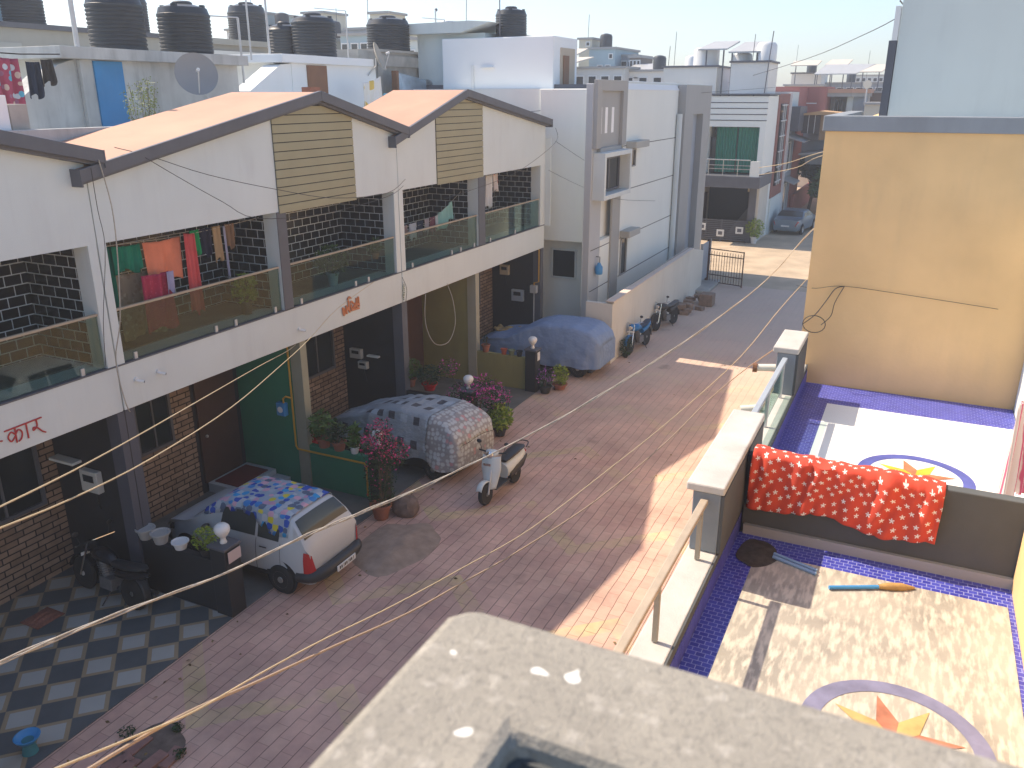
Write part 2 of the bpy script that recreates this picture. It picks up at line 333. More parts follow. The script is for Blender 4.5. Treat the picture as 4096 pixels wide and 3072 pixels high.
def row_house(label, roof, y0, y1, open_, siding, boardx, parts, grp='gabled row houses'):
    h = thing('row_house', label, 'row house', (XF, (y0 + y1) / 2, 0), grp)
    (ya, za), (yp, zp), (yb, zb) = roof
    # gable wall above the balconies
    lo, hi = max(y0, ya), min(y1, yb)
    poly = [(lo, 6.05), (hi, 6.05), (hi, top_at(roof, hi) - .08), (yp, zp - .08), (lo, top_at(roof, lo) - .08)]
    MB().prism(poly, 'x', XF - .22, XF).build('gable_wall', WHITE, h)
    MB().prism([(a, b - .02) for a, b in poly], 'x', -13.28, -13.05).build('attic_light_stop_wall', WHITE, h)  # unseen back wall, added to keep sunlight from leaking in under the roof
    # roof slabs in orange with the dark barge board on the gable edge
    for (a, b, c_, d) in ((ya, za, yp, zp), (yp, zp, yb, zb)):
        MB().prism([(a, b - .13), (c_, d - .13), (c_, d - .012), (a, b - .012)], 'x', -13.32, -11.06 + boardx).build('roof', ORANGE, h)
        MB().prism([(a, b - .18), (c_, d - .18), (c_, d + .012), (a, b + .012)], 'x', -11.06 + boardx, -10.98 + boardx).build('barge_board', TRIM, h, bevel=.01)
        MB().prism([(a, b - .225), (c_, d - .225), (c_, d - .135), (a, b - .135)], 'x', XF + .002, -11.062 + boardx).build('soffit', TRIM, h)
    # horizontal siding panel
    s0, s1 = siding
    MB().prism([(s0, 6.02), (s1, 6.02), (s1, top_at(roof, s1) - .1), (min(max(yp, s0), s1), top_at(roof, min(max(yp, s0), s1)) - .1), (s0, top_at(roof, s0) - .1)], 'x', XF + .001, XF + .012).build('siding_backing', DARK, h)
    m = MB(); z = 6.02; p = .166
    while z < zp - .15:
        zt = z + p - .016
        def yl(h): return max(s0, ya + (yp - ya) * (h + .12 - za) / (zp - za))
        def yr(h): return min(s1, yp + (yb - yp) * (h + .12 - zp) / (zb - zp))
        if yr(zt) - yl(zt) > .05: m.prism([(yl(z), z), (yr(z), z), (yr(zt), zt), (yl(zt), zt)], 'x', XF + .012, XF + .034)
        z += p
    m.build('siding', TAN, h, bevel=.004)
    # slab band and floors
    MB().box(-12.8, XF, y0 + .004, y1 - .004, 3.33, 4.08).build('balcony_slab', WHITE, h, bevel=.01)
    MB().box(-12.78, XF - .6, y0, y1, 4.081, 4.10).build('balcony_floor', PORCH, h)
    MB().box(XF - .09, XF + .012, y0 + .01, y1 - .01, 4.082, 4.105).build('slab_edge_trim', TRIM, h)
    MB().box(-12.8, XF - .2, y0, y1, 6.05, 6.15).build('balcony_ceiling', GREY, h)
    MB().box(-13.0, -12.8, y0, y1, 4.1, 6.04).build('balcony_tiled_wall', TILE, h)
    # roof terrace and body behind
    MB().box(-20, -13.3, y0, y1, 6.2, 6.95).build('terrace_slab', GRIME, h)
    MB().box(-20, -13.1, y0 + .01, y1 - .01, 0, 6.2).build('house_body', WHITE2, h)
    MB().box(-13.5, -13.34, y0, y1, 6.95, 7.66).build('terrace_parapet', GRIME, h, bevel=.01)
    for (p0, p1, mat) in open_:   # pillars
        MB().box(XF - .34, XF - .004, p0 + .004, p1 - .004, 4.08, 6.05).build('pillar', WHITE, h)
        if mat: MB().box(XF - .002, XF + .012, p0 + .002, p1, 4.09, 6.045).build('pillar_face', mat, h)
        if p0 > y0 + .3 or True: MB().box(-12.8, XF - .342, p0 + .02, p1 - .02, 4.1, 6.05).build('balcony_side_wall', TILE, h)
    MB().box(-13.0995, -13.09, y0 + .02, y1 - .02, .02, 3.32).build('porch_back_wall', BLACKW, h)
    for q, e in ((ya, za), (yb, zb)): MB().box(XF - .25, -10.975 + boardx, q - .012, q + .012, e - .24, e + .013).build('board_end_cap', TRIM, h)
    parts(h); return h
def h0(h):
    handrail_glass(h, 4.6, 8.52, (5.2, 6.6, 8.1)); handrail_glass(h, .6, 4.25, (1, 3))
    partition(h, 8.60, 8.74, BLACKW)
    MB().box(XF - .3, XF - .016, 8.56, 8.69, .02, 3.32).build('porch_column', paint('purple_grey_column', (.075, .08, .105), .6), h)
    MB().box(-13.098, -13.06, 6.2, 8.6, .02, 3.32).build('stone_cladding', STONE, h)
    window_unit(h, -13.055, 6.9, 8.2, 1.5, 2.6)
def h1(h):
    handrail_glass(h, 8.85, 12.71, (9.1, 10.9, 11.4, 12.5)); handrail_glass(h, 13.02, 16.82, (13.3, 15.2, 15.7))
    partition(h, 13.12, 13.26, GREENW); MB().box(XF - .3, XF - .016, 8.71, 8.88, .02, 3.32).build('porch_column', bpy.data.materials['purple_grey_column'], h); partition(h, 17.02, 17.16, BLACKW)
    MB().box(XF - .3, XF - .018, 13.10, 13.30, .02, 3.325).build('porch_column', paint('sage_column_paint', (.30, .29, .21), .7, .1), h)
    MB().box(XF - .3, XF - .018, 17.00, 17.24, .02, 3.325).build('porch_column', TRIM, h)
    MB().box(-13.098, -13.06, 8.76, 11.74, .02, 3.32).build('stone_cladding', STONE, h)
    window_unit(h, -13.055, 10.32, 11.1, 1.55, 2.7)
    d = MB().box(-13.09, -13.03, 11.84, 12.95, .25, 2.75).build('door', DOORB, h); MB().ball((-13.01, 12.0, 1.3), .035).build('door_handle', STEEL, d)
    MB().box(-13.098, -13.06, 14.7, 17.0, .02, 3.32).build('stone_cladding', STONE, h)
    window_unit(h, -13.055, 15.2, 16.45, 1.58, 2.6)
    MB().box(-13.09, -13.03, 13.5, 14.6, .1, 2.6).build('door', DOORB, h)
def h2(h):
    handrail_glass(h, 17.27, 21.08, (17.6, 19.6, 20.1, 20.9)); handrail_glass(h, 21.52, 25.43, (21.9, 23.6))
    partition(h, 20.92, 21.06, OLIVEW); MB().box(-13.1, XF - .02, 25.6, 25.74, .02, 3.32).build('partition_wall', BLACKW, h)
    MB().box(XF - .3, XF - .018, 20.90, 21.12, .02, 3.325).build('porch_column', paint('beige_column_paint', (.38, .36, .27), .7, .1), h)
    MB().box(XF - .3, XF - .018, 25.58, 25.8, .02, 3.325).build('porch_column', TRIM, h)
    MB().box(-13.098, -13.06, 17.2, 19.3, .02, 3.32).build('stone_cladding', STONE, h)
    d = MB().box(-13.09, -13.03, 19.75, 20.85, .15, 2.75).build('door', DOORB, h); MB().ball((-13.01, 19.9, 1.3), .035).build('door_handle', STEEL, d)
    MB().box(-13.098, -13.06, 21.1, 25.58, .02, 3.32).build('stone_cladding', STONE, h)
    window_unit(h, -13.055, 23.2, 24.5, 1.5, 2.6)
    MB().box(-20, -11.0, 25.80, 25.84, 4.08, 6.9).build('end_wall', WHITE, h)
row_house('white gabled row house cut off by the left edge, red lettering on its band', [(1.2, 7.3), (5.4, 8.20), (8.87, 7.42)], .3, 8.68,
          [(8.52, 8.68, None), (4.25, 4.6, TRIM)], (4.2, 5.6), .02, h0)
row_house('white gabled row house in the middle with orange lettering and coloured laundry', [(8.44, 7.17), (14.12, 8.27), (17.30, 7.49)], 8.70, 17.04,
          [(8.70, 8.85, None), (12.73, 13.0, TRIM), (16.85, 17.04, None)], (12.81, 15.33), 0, h1)
row_house('white gabled row house farthest up the street beside the tall white house', [(16.73, 7.29), (20.25, 8.34), (25.9, 7.46)], 17.06, 25.8,
          [(17.06, 17.25, None), (21.1, 21.5, TRIM), (25.45, 25.8, None)], (18.85, 21.38), -.012, h2)
post_lamp(8.75, 'black gate post beside the silver hatchback with a white number plate', 'white globe lamp on the post beside the silver hatchback')
post_lamp(13.19, 'black gate post at the end of the green low wall', 'white globe lamp at the end of the green low wall')
post_lamp(17.12, 'black gate post hidden among purple flowers', 'white globe lamp above the purple flowering bush')
post_lamp(21.0, 'dark gate post with a small plate at the end of the olive low wall', 'white globe lamp in front of the blue covered car')
tag(MB().box(-9.235, -9.225, 8.62, 8.90, 1.02, 1.22).build('number_plate_board', paint('pinkish_board', (.55, .45, .45), .5), bevel=.003), 'pinkish white board on the gate post beside the silver hatchback', 'plate')
tag(MB().box(-9.25, -9.24, 20.93, 21.1, .95, 1.2).build('number_plate_board', WPL, bevel=.003), 'small white plate on the gate post of the olive wall', 'plate')
# meter boxes, gas pipe and fittings on the partition walls
def meter(x, y, z, w_, h_, label, mat=None, d=.12):
    t = thing('electric_meter', label, 'meter box', (x, y, z)); mat = mat or paint('meter_grey_plastic', (.5, .52, .5), .5)
    MB().box(x - w_ / 2, x + w_ / 2, y - d, y, z - h_ / 2, z + h_ / 2).build('casing', mat, t, bevel=.015)
    MB().box(x - w_ * .3, x + w_ * .3, y - d - .006, y - d, z, z + h_ * .32).build('dial_window', GLASSW, t)
    MB().tube([(x, y - d / 2, z - h_ / 2), (x, y - .03, z - h_ / 2 - .1), (x + .05, y - .02, z - h_ / 2 - .35)], .012).build('cable', BLACK, t); return t
meter(-12.1, 8.59, 1.95, .42, .40, 'pale meter box on the black wall nearest the left edge')
tag(MB().box(-12.95, -12.35, 8.40, 8.59, 2.22, 2.27).build('wall_shelf', WHITE, bevel=.01), 'pale shelf above the meter box on the near black wall', 'shelf')
meter(-12.65, 17.01, 1.84, .36, .26, 'beige meter box on the black wall behind the checked car cover')
meter(-12.45, 17.01, 1.55, .28, .2, 'small grey meter below the beige one behind the checked car cover')
tag(MB().box(-12.3, -11.95, 16.9, 17.01, 1.80, 1.85).build('wall_shelf', WHITE, bevel=.01), 'small pale shelf on the black wall behind the checked car cover', 'shelf')
meter(-12.55, 25.59, 2.5, .34, .34, 'beige meter box high on the far black wall', paint('beige_plastic', (.5, .45, .36), .5))
meter(-12.05, 25.59, 1.65, .45, .40, 'bluish box on the black wall behind the blue covered car', paint('bluish_plastic', (.35, .42, .5), .5))
t = thing('gas_pipe', 'yellow gas pipe with a blue meter along the edge of the green wall', 'gas pipe', (-11.6, 13.05, 0))
MB().tube([(-11.55, 13.09, 3.3), (-11.55, 13.09, .93), (-11.5, 13.09, .86), (-9.75, 13.09, .86), (-9.7, 13.09, .80), (-9.7, 13.09, .1)], .022, 8).build('pipe', YPIPE, t)
g = MB().box(-11.92, -11.68, 12.98, 13.1, 1.62, 1.92).build('gas_meter', BLPL, t, bevel=.02); MB().cyl((-11.8, 12.975, 1.77), (-11.8, 12.97, 1.77), .07, n=20).build('meter_dial', WPL, g)
MB().tube([(-11.56, 13.07, 2.05), (-11.66, 13.03, 2.08), (-11.74, 13.03, 2.02), (-11.74, 13.03, 1.92)], .02, 8).build('pipe_elbow', YPIPE, t)
t = thing('gas_pipe', 'yellow gas pipe with a small meter on the far black wall', 'gas pipe', (-11.3, 25.5, 0))
MB().tube([(-11.25, 25.50, 3.3), (-11.25, 25.50, 2.2), (-11.42, 25.5, 2.15), (-11.42, 25.5, 2.05)], .022, 8).build('pipe', YPIPE, t)
MB().box(-11.55, -11.3, 25.42, 25.56, 1.8, 2.07).build('gas_meter', STEELP, t, bevel=.02); MB().tube([(-11.42, 25.5, 1.8), (-11.42, 25.5, .4)], .014).build('riser', WPL, t)
# steps with a red mat by the brown door
t = thing('door_steps', 'pale marble door steps with a dark red mat beside the green wall', 'steps', (-12.7, 12.5, 0)); MARB = paint('pale_marble', (.55, .57, .58), .4, .1, 3)
MB().box(-13.05, -12.2, 11.9, 13.1, .02, .24).build('step', MARB, t, bevel=.01); MB().box(-12.95, -12.3, 12.0, 12.95, .242, .262).build('mat', paint('dark_red_mat', (.16, .02, .02), .9), t)
MB().box(-12.18, -11.8, 11.9, 13.1, .02, .13).build('step', MARB, t, bevel=.01)
# security cameras and hooks on the white band
for i, (y, z, lb) in enumerate(((9.0, 3.78, 'small security camera on the band left of the near drop cable'), (9.45, 3.78, 'small security camera on the band right of the near drop cable'), (13.1, 3.62, 'small security camera on the band left of the orange lettering'))):
    t = thing('security_camera', lb, 'camera', (XF, y, z), 'small cameras on the white band')
    MB().cyl((XF, y, z), (XF + .03, y, z), .035).build('mount', WPL, t); MB().cyl((XF + .03, y - .02, z - .01), (XF + .13, y + .05, z - .04), .025).build('camera_body', WPL, t); MB().cyl((XF + .13, y + .05, z - .04), (XF + .134, y + .053, z - .041), .02).build('lens', BLACK, t)
# lettering on the bands: drawn as strokes in the wall plane (u runs along the street)
def strokes(name, label, mat, y0, z0, size, lines, r, tilt=0, depth=0):
    m = MB()
    for L in lines:
        m.tube([(XF + .012 + depth, y0 + size * u, z0 + size * (v + tilt * u)) for u, v in L], r, 6, 4 if len(L) > 2 else 1)
    return tag(m.build(name, mat, smooth=50), label, 'lettering')
REDL = paint('red_letter_paint', (.45, .03, .03), .5); ORL = paint('orange_letters', (.62, .22, .08), .5)
strokes('red_lettering', 'red Devanagari lettering reading kar on the white band at the left edge', REDL, 6.72, 3.48, .36,
        [[(-.05, .62), (1.55, .66)], [(.38, .64), (.36, .0)], [(.36, .34), (.2, .5), (.05, .32), (.16, .12), (.36, .3)], [(.36, .34), (.5, .5), (.64, .36), (.58, .12), (.44, .02)],
         [(.86, .65), (.86, 0)], [(1.3, .66), (1.3, .38), (1.12, .24), (1.14, .36), (1.3, .3), (1.46, .1), (1.62, -.02)], [(-.28, .3), (-.2, .28)]], .012)
strokes('orange_lettering', 'orange raised Devanagari name lettering on the middle of the white band', ORL, 14.62, 3.60, .30,
        [[(-.12, .45), (-.1, .1), (-.02, -.12), (.08, .05), (.02, .35), (-.12, .45)], [(.3, .55), (.32, -.1)], [(.3, .3), (.42, .2), (.5, .4)], [(.55, 1.0), (.62, .6), (.6, .2), (.72, -.05)],
         [(.55, 1.0), (.75, 1.1), (.95, .95)], [(.85, .6), (1.0, .72), (1.2, .5)], [(.95, .5), (.9, .25), (1.05, .1), (1.25, .3), (1.5, .5)], [(1.6, .85), (1.62, .1)], [(1.85, .9), (1.9, .12)], [(1.35, .15), (1.6, .35), (1.9, .3)], [(.85, .05), (1.9, .0)]], .022, 0, .012)
# ------------------------------------------------------------ laundry and cloths
def cloth(name, label, mat, p0, p1, drop, folds=4, amp=.04, cat='cloth', group=None, hem=.05, taper=0, seed=0, nu=28, nv=14):
    p0, p1 = Vector(p0), Vector(p1); d = (p1 - p0); side = Vector((d.y, -d.x, 0)).normalized(); ph = random.random() * 6
    def fn(u, v):
        uu = .5 + (u - .5) * (1 - taper * v); p = p0 + d * uu; sag = -.03 * math.sin(math.pi * u) * d.length
        dz = drop * v + hem * v * math.sin(u * 9 + ph)
        return p + side * (amp * (.35 + .65 * v) * math.sin(folds * 2 * math.pi * u + ph + v * 1.2) + .4 * amp * math.sin(u * 23 + ph)) + Vector((0, 0, sag - dz))
    o = MB().grid(fn, nu, nv).build(name, mat, smooth=80, solid=.006); return tag(o, label, cat, group)
XL = -11.62
def rope(name, label, pts, r, mat, cat='wire', n=6, sub=4, group=None): return tag(MB().tube(pts, r, n, sub).build(name, mat, smooth=80), label, cat, group)
ROPE = paint('rope', (.45, .42, .36), .9); CABLE = paint('black_cable', (.03, .03, .03), .6, bump=0); CORD = paint('yellowish_cord', (.55, .44, .27), .8, bump=0); TWIST = paint('pale_grey_cable', (.42, .38, .32), .8, .2, 20)  # twisted and drop cables are a mottled warm grey
rope('clothesline', 'clothesline across the balcony with orange and green laundry', [(XL, 8.86, 5.93), (XL, 10.8, 5.86), (XL, 12.7, 5.93)], .006, ROPE, 'clothesline')
cloth('green_curtain', 'dark green cloth hanging at the left end of the near balcony', fabric('dark_green_fabric', (.01, .13, .085)), (XL, 8.98, 5.93), (XL, 9.25, 5.9), 1.0, 3, .04, 'cloth')
cloth('green_sheet', 'teal green sheet hanging left of the orange sheet', fabric('teal_green_fabric', (.01, .19, .12)), (XL + .02, 9.22, 5.9), (XL, 9.82, 5.86), .42, 6, .03, 'sheet')
cloth('orange_sheet', 'salmon orange sheet hanging in the middle of the near balcony', fabric('salmon_fabric', (.72, .23, .13)), (XL + .05, 9.84, 5.87), (XL + .05, 10.62, 5.87), .72, 1.5, .03, 'sheet', taper=.15)
cloth('crimson_sheet', 'crimson patterned sheet hanging over the railing below the orange one', spots('crimson_print', (.34, .015, .055), [(.30, .02, .06), (.42, .04, .09)], 18, .3), (XL + .22, 9.55, 5.38), (XL + .22, 10.15, 5.36), .95, 2, .05, 'sheet', taper=-.15)
cloth('pink_sheet', 'long coral pink cloth hanging right of the orange sheet', fabric('coral_fabric', (.62, .10, .10)), (XL + .2, 10.60, 5.93), (XL + .2, 10.82, 5.9), 1.42, 1.5, .04, 'cloth')
cloth('lavender_cloth', 'pale lavender cloth over the crimson sheet', fabric('lavender_fabric', (.35, .33, .5)), (XL + .26, 10.05, 5.36), (XL + .26, 10.2, 5.36), .35, 1, .02, 'cloth', nu=8)
cloth('green_shirt', 'bright green shirt hanging right of the pink cloth', fabric('bright_green_fabric', (.01, .30, .10)), (XL, 10.9, 5.92), (XL, 11.13, 5.92), .42, 2, .03, 'shirt', nu=12)
cloth('navy_cloth', 'dark navy cloth hanging between the green shirt and the tan trousers', fabric('navy_fabric', (.02, .02, .045)), (XL, 11.16, 5.92), (XL, 11.42, 5.92), .5, 2, .03, 'cloth', nu=12)
cloth('tan_trousers', 'tan trousers hanging near the right end of the near balcony', fabric('tan_fabric', (.40, .28, .16)), (XL, 11.44, 5.92), (XL, 11.66, 5.92), .62, 2, .03, 'trousers', nu=12)
cloth('brown_shirt', 'brown shirt hanging rightmost on the near balcony line', fabric('brown_fabric', (.20, .12, .07)), (XL, 11.76, 5.92), (XL, 12.0, 5.92), .45, 2, .03, 'shirt', nu=12)
cloth('lilac_scarf', 'narrow lilac scarf hanging beside the tan trousers', fabric('lilac_fabric', (.33, .33, .45)), (XL + .04, 11.68, 5.9), (XL + .04, 11.74, 5.9), .95, 1, .02, 'scarf', nu=6)
cloth('patterned_quilt', 'beige patterned quilt hanging behind the crimson sheet', spots('beige_print', (.30, .22, .14), [(.25, .17, .1), (.38, .3, .2)], 12, .4), (XL - .12, 9.3, 5.4), (XL - .12, 10.4, 5.4), 1.1, 5, .04, 'quilt')
XM = -11.7
rope('clothesline', 'clothesline with small towels on the third balcony', [(XM, 17.3, 5.12), (XM, 19.2, 5.0), (XM, 21.0, 5.62)], .006, ROPE, 'clothesline')
for i, (a, b, dr, c_, lb) in enumerate([(18.0, 18.16, .3, (.28, .2, .2), 'dusty brown towel leftmost in the row of small towels'), (18.25, 18.56, .42, (.42, .42, .48), 'pale grey towel second in the row of small towels'), (18.6, 18.95, .40, (.03, .035, .06), 'black towel in the row of small towels'),
    (18.98, 19.25, .36, (.36, .30, .33), 'mauve grey towel in the row of small towels'), (19.28, 19.52, .42, (.17, .06, .08), 'maroon towel in the row of small towels'), (19.55, 19.68, .38, (.55, .58, .62), 'narrow white towel beside the mint cloth')]):
    cloth('towel', lb, fabric('towel_fabric_%d' % i, c_), (XM, a, 5.06 + .012 * i), (XM, b, 5.07 + .012 * i), dr, 1.5, .02, 'towel', 'small towels on the third balcony', nu=10)
cloth('mint_cloth', 'mint green cloth hanging slanted on the third balcony', fabric('mint_fabric', (.25, .46, .44)), (XM, 19.72, 5.16), (XM, 20.45, 5.42), .5, 2.5, .04, 'cloth')
cloth('white_shirt', 'white shirt hanging at the left of the farthest balcony', fabric('white_fabric', (.62, .63, .66)), (XM, 22.5, 5.95), (XM, 22.95, 5.95), .95, 2, .04, 'shirt', nu=14)
cloth('red_white_cloth', 'pink and white cloth hanging beside the white shirt', spots('pink_white_print', (.6, .55, .56), [(.5, .12, .14), (.62, .6, .6), (.6, .55, .5)], 8, .4), (XM, 23.0, 5.95), (XM, 23.35, 5.95), .5, 2, .04, 'cloth', nu=14)
rope('clothesline', 'clothesline on the farthest balcony', [(XM, 21.5, 5.97), (XM, 25.4, 5.96)], .006, ROPE, 'clothesline', sub=1)
t = thing('hanging_pot', 'lime yellow pot hanging on the second balcony', 'pot', (-12.35, 14.0, 5.3))
MB().lathe([(.08, -.12), (.14, -.02), (.17, .08), (.16, .09)], (-12.35, 14.0, 5.42), 18).build('pot', paint('lime_plastic', (.55, .62, .01), .5), t, smooth=50); MB().tube([(-12.35, 14.0, 5.5), (-12.35, 14.0, 6.05)], .004).build('hanger', BLACK, t)
MB().lathe([(.06, -.45), (.07, -.12)], (-12.35, 14.03, 5.42), 12).build('drip_pipe', paint('dull_blue_plastic', (.03, .04, .12), .5), t)
# ------------------------------------------------------------ tall white house behind the row (B)
B = thing('white_house', 'tall white house with grey framed corner tower and horizontal groove lines', 'house', (-14, 33, 0))
XB = -9.75; BSHADE = paint('beige_grey_sunshade', (.42, .42, .39), .8)
WSH = paint('smooth_white_render', (.80, .82, .77), .75, .03, .5, .10, (.4, .4, .4))
MB().box(-19, -9.95, 27.0, 41, 3.45, 8.40).build('upper_body', WSH, B)
MB().box(-19, -10.4, 27.6, 41, 0, 3.46).build('ground_body', WSH, B)
MB().box(-10.38, XB, 27.31, 41, 0, 3.44).build('side_body', WSH, B)
MB().box(-11.9, -10.05, 26.9, 27.55, 3.38, 8.40).build('front_projection', WSH, B, bevel=.03)
MB().cyl((-10.15, 26.95, 3.2), (-10.15, 26.95, 7.3), .11, n=16).build('rain_pipe', WPL, B, smooth=40)
MB().cyl((-10.35, 27.4, .2), (-10.35, 27.4, 3.3), .07, n=14).build('rain_pipe', WPL, B, smooth=40)
# corner tower: white pilaster, grey frame with a recess and three slits, window box
MB().box(-10.0, XB, 26.25, 27.3, 0, 8.55).build('corner_pilaster', GREY if 0 else paint('pale_grey_render', (.45, .47, .49), .75, .04), B, bevel=.02)
gx = XB + .14
fr = MB(); fr.box(XB, gx, 26.28, 26.7, 6.55, 8.67); fr.box(XB, gx, 28.85, 29.3, 6.55, 8.67); fr.box(XB, gx, 26.7, 28.85, 8.33, 8.67); fr.box(XB, gx, 26.7, 28.85, 6.38, 6.55)
fr.build('grey_tower_frame', GREY, B, bevel=.01)
pn = MB(); ys = [26.7, 26.86, 27.04, 27.36, 27.6, 28.0, 28.24, 28.85]
for i in range(0, len(ys) - 1, 2): pn.box(XB - .05, XB + .02, ys[i], ys[i + 1], 6.55, 8.33)
for i in range(1, len(ys) - 1, 2): pn.box(XB - .05, XB + .02, ys[i], ys[i + 1], 6.55, 7.0); pn.box(XB - .05, XB + .02, ys[i], ys[i + 1], 7.82, 8.33)
pn.build('recessed_panel', GREY, B)
for i in range(1, len(ys) - 1, 2): MB().box(XB - .04, XB + .024, ys[i], ys[i + 1], 7.0, 7.82).build('slit', paint('slit_white', (.9, .9, .9), .6), B)
wb = MB(); wb.box(XB, XB + .42, 26.4, 26.55, 4.90, 6.42); wb.box(XB, XB + .42, 29.05, 29.2, 4.90, 6.42); wb.box(XB, XB + .42, 26.55, 29.05, 6.27, 6.42); wb.box(XB, XB + .42, 26.55, 29.05, 4.90, 5.05)
wb.build('window_surround', WHITE, B, bevel=.01)
window_unit(B, XB + .02, 26.75, 28.85, 5.15, 6.15, TRIM, GLASSW, 1)
MB().box(XB, XB + .07, 28.3, 29.15, .1, 4.89).build('grey_strip', GREY, B)
MB().box(XB + .002, XB + .03, 29.3, 36.4, 0, 8.40).build('side_panel', WSH, B)
MB().prism([(XB - .12, 8.68), (XB + .05, 8.38), (XB - .12, 8.38)], 'y', 29.31, 36.44).build('sunlit_coping_strip', paint('sunlit_coping_white', (.82, .82, .80), .6, .02), B)  # slope and bright white shaped to read as a sunlit parapet strip
for z in (6.49, 4.93, 3.22, 1.81): MB().box(XB + .005, XB + .036, 29.32, 36.38, z - .012, z + .012).build('groove', DARK, B)
for z in (3.22, 1.81): MB().box(XB - .002, XB + .004, 26.4, 28.29, z - .012, z + .012).build('groove', DARK, B)
for (y0, y1, z0, z1) in ((29.75, 30.75, 5.75, 6.30), (29.42, 30.15, 1.85, 3.15)):
    window_unit(B, XB + .03, y0 + .06, y1 - .06, z0, z1, GREY, GLASSW, 0, fw=.04)
    MB().box(XB + .03, XB + .42, y0 - .08, y1 + .5, z1 + .1, z1 + .34).build('sunshade', BSHADE, B, bevel=.02)
MB().cyl((XB + .16, 36.3, 1.0), (XB + .16, 36.3, 7.45), .12, n=16).build('downpipe', WHITE, B, smooth=40)
wg = MB(); wg.box(XB, XB + .35, 36.45, 37.9, 0, 8.62); wg.box(XB, XB + .35, 39.7, 41.1, 0, 8.62); wg.box(XB, XB + .35, 37.9, 39.7, 7.4, 8.62)
wg.build('grey_wing', GREY, B, bevel=.01); MB().box(XB, XB + .06, 37.9, 39.7, 0, 7.4).build('wing_recess', GREYBLUE, B)
MB().box(-19, -9.85, 28.0, 40.9, 8.40, 8.55).build('roof_edge', TRIM, B)
MB().box(-9.93, -9.82, 27.1, 41, 8.56, 8.66).build('parapet_edge', WHITE, B)
window_unit(B, 27.58, -11.6, -10.75, 2.0, 2.95, WHITE, GLASSW, 0, face=-1, axis='y')
m = MB(); m.box(-16.2, -11.85, 27.9, 30.1, 8.4, 10.1); m.build('stair_room', paint('bright_white_render', (.84, .86, .86), .7, .02), B, bevel=.03)
MB().box(-11.86, -11.82, 28.5, 29.8, 8.55, 9.75).build('door_recess', paint('beige_recess', (.50, .42, .32), .7), B); MB().box(-11.83, -11.79, 28.7, 29.2, 8.55, 9.5).build('stair_door', BROWN, B)
MB().box(-15.0, -14.9, 27.84, 27.895, 8.4, 9.2).build('wall_rib', WPL, B); MB().box(-14.6, -14.1, 27.8, 27.895, 9.1, 9.14).build('ledge', WPL, B)
MB().box(-17.4, -14.6, 28.2, 29.8, 8.4, 10.28).build('roof_room', LIGHTBL, B); MB().prism([(-18.0, 10.28), (-18.0, 10.62), (-15.0, 10.66), (-14.2, 10.60), (-15.4, 10.28)], 'y', 27.8, 30.2).build('canopy', LIGHTBL, B)
w_ = thing('compound_wall', 'long plain cream compound wall rising along the left of the street', 'wall', (-8.25, 29, 0))
MB().prism([(24.55, 0), (36.6, 0), (36.6, 1.75), (34.6, 2.12), (24.55, 2.03)], 'x', -8.40, -8.22).build('wall', paint('cream_compound_render', (.68, .65, .57), .8, .06, .7, .25, (.3, .26, .2)), w_)
MB().box(-9.1, -8.205, 24.38, 24.548, 0, 1.98).build('return_wall', bpy.data.materials['cream_compound_render'], w_); MB().prism([(24.4, 2.035), (34.6, 2.125), (34.6, 2.16), (24.4, 2.07)], 'x', -8.45, -8.17).build('coping', paint('cream_coping', (.66, .56, .48), .8), w_, bevel=.008)
g = thing('side_gate', 'grey metal gate panel at the far end of the cream compound wall', 'gate', (-8.3, 36.9, 0))
MB().box(-8.33, -8.28, 36.65, 38.2, .3, 1.95).build('panel', GREYBLUE, g); MB().box(-8.36, -8.25, 36.6, 36.68, .1, 2.0).build('frame', GREY, g); MB().box(-8.36, -8.25, 38.18, 38.26, .1, 2.0).build('frame', GREY, g)
MB().box(-8.8, -7.7, 35.6, 38.3, 0, .16).build('ramp', CONC, g, bevel=.05)
# open street gate
g = thing('street_gate', 'rust brown barred street gate standing open across the road', 'gate', (-8.2, 37.9, 0)); RUST = paint('rusty_gate_paint', (.10, .055, .035), .7, .25, 8)
def gp(t, z): return (-8.25 + 1.65 * t, 37.9 - .5 * t, z)
m = MB()
for z in (.12, .45, 1.35, 1.62): m.tube([gp(0, z), gp(1, z)], .025, 6)
m.tube([gp(0, .05), gp(0, 1.65)], .035); m.tube([gp(1, .05), gp(1, 1.65)], .03); m.build('frame', RUST, g)
for i in range(12): MB().tube([gp((i + 1) / 13, .12), gp((i + 1) / 13, 1.52)], .013, 5).build('bar', RUST, g)
MB().box(-8.36, -8.24, 37.85, 37.97, 0, 2.05).build('gate_post', RUST, g)
# ------------------------------------------------------------ house with the green curtain (C)
D = thing('curtain_house', 'white house with big green balcony curtain and slatted grey gate', 'house', (-10, 52, 0))
STR = WSH
MB().box(-12.1, -8.28, 53.0, 53.6, 0, 8.2).build('upper_body', STR, D)
MB().box(-12.1, -11.45, 50.0, 53.0, 3.9, 6.5).build('balcony_side_wall', STR, D); MB().box(-8.6, -8.28, 50.0, 53.0, 3.9, 6.5).build('balcony_side_wall', STR, D)
MB().box(-12.1, -8.275, 50.0, 53.0, 6.5, 8.15).build('band', STR, D)
for z in (6.85, 7.17, 7.49, 7.8): MB().box(-12.1, -8.265, 49.985, 50.01, z - .02, z + .02).build('groove', DARK, D)
MB().box(-12.15, -8.2, 49.9, 53.6, 8.201, 8.28).build('roof_edge', TRIM, D)
MB().box(-11.4, -8.55, 51.6, 51.7, 3.95, 6.5).build('balcony_wall', paint('balcony_back', (.3, .31, .31), .7), D)
dm = paint('green_curtain_fabric', (.01, .20, .135), .85, .12, 3); 
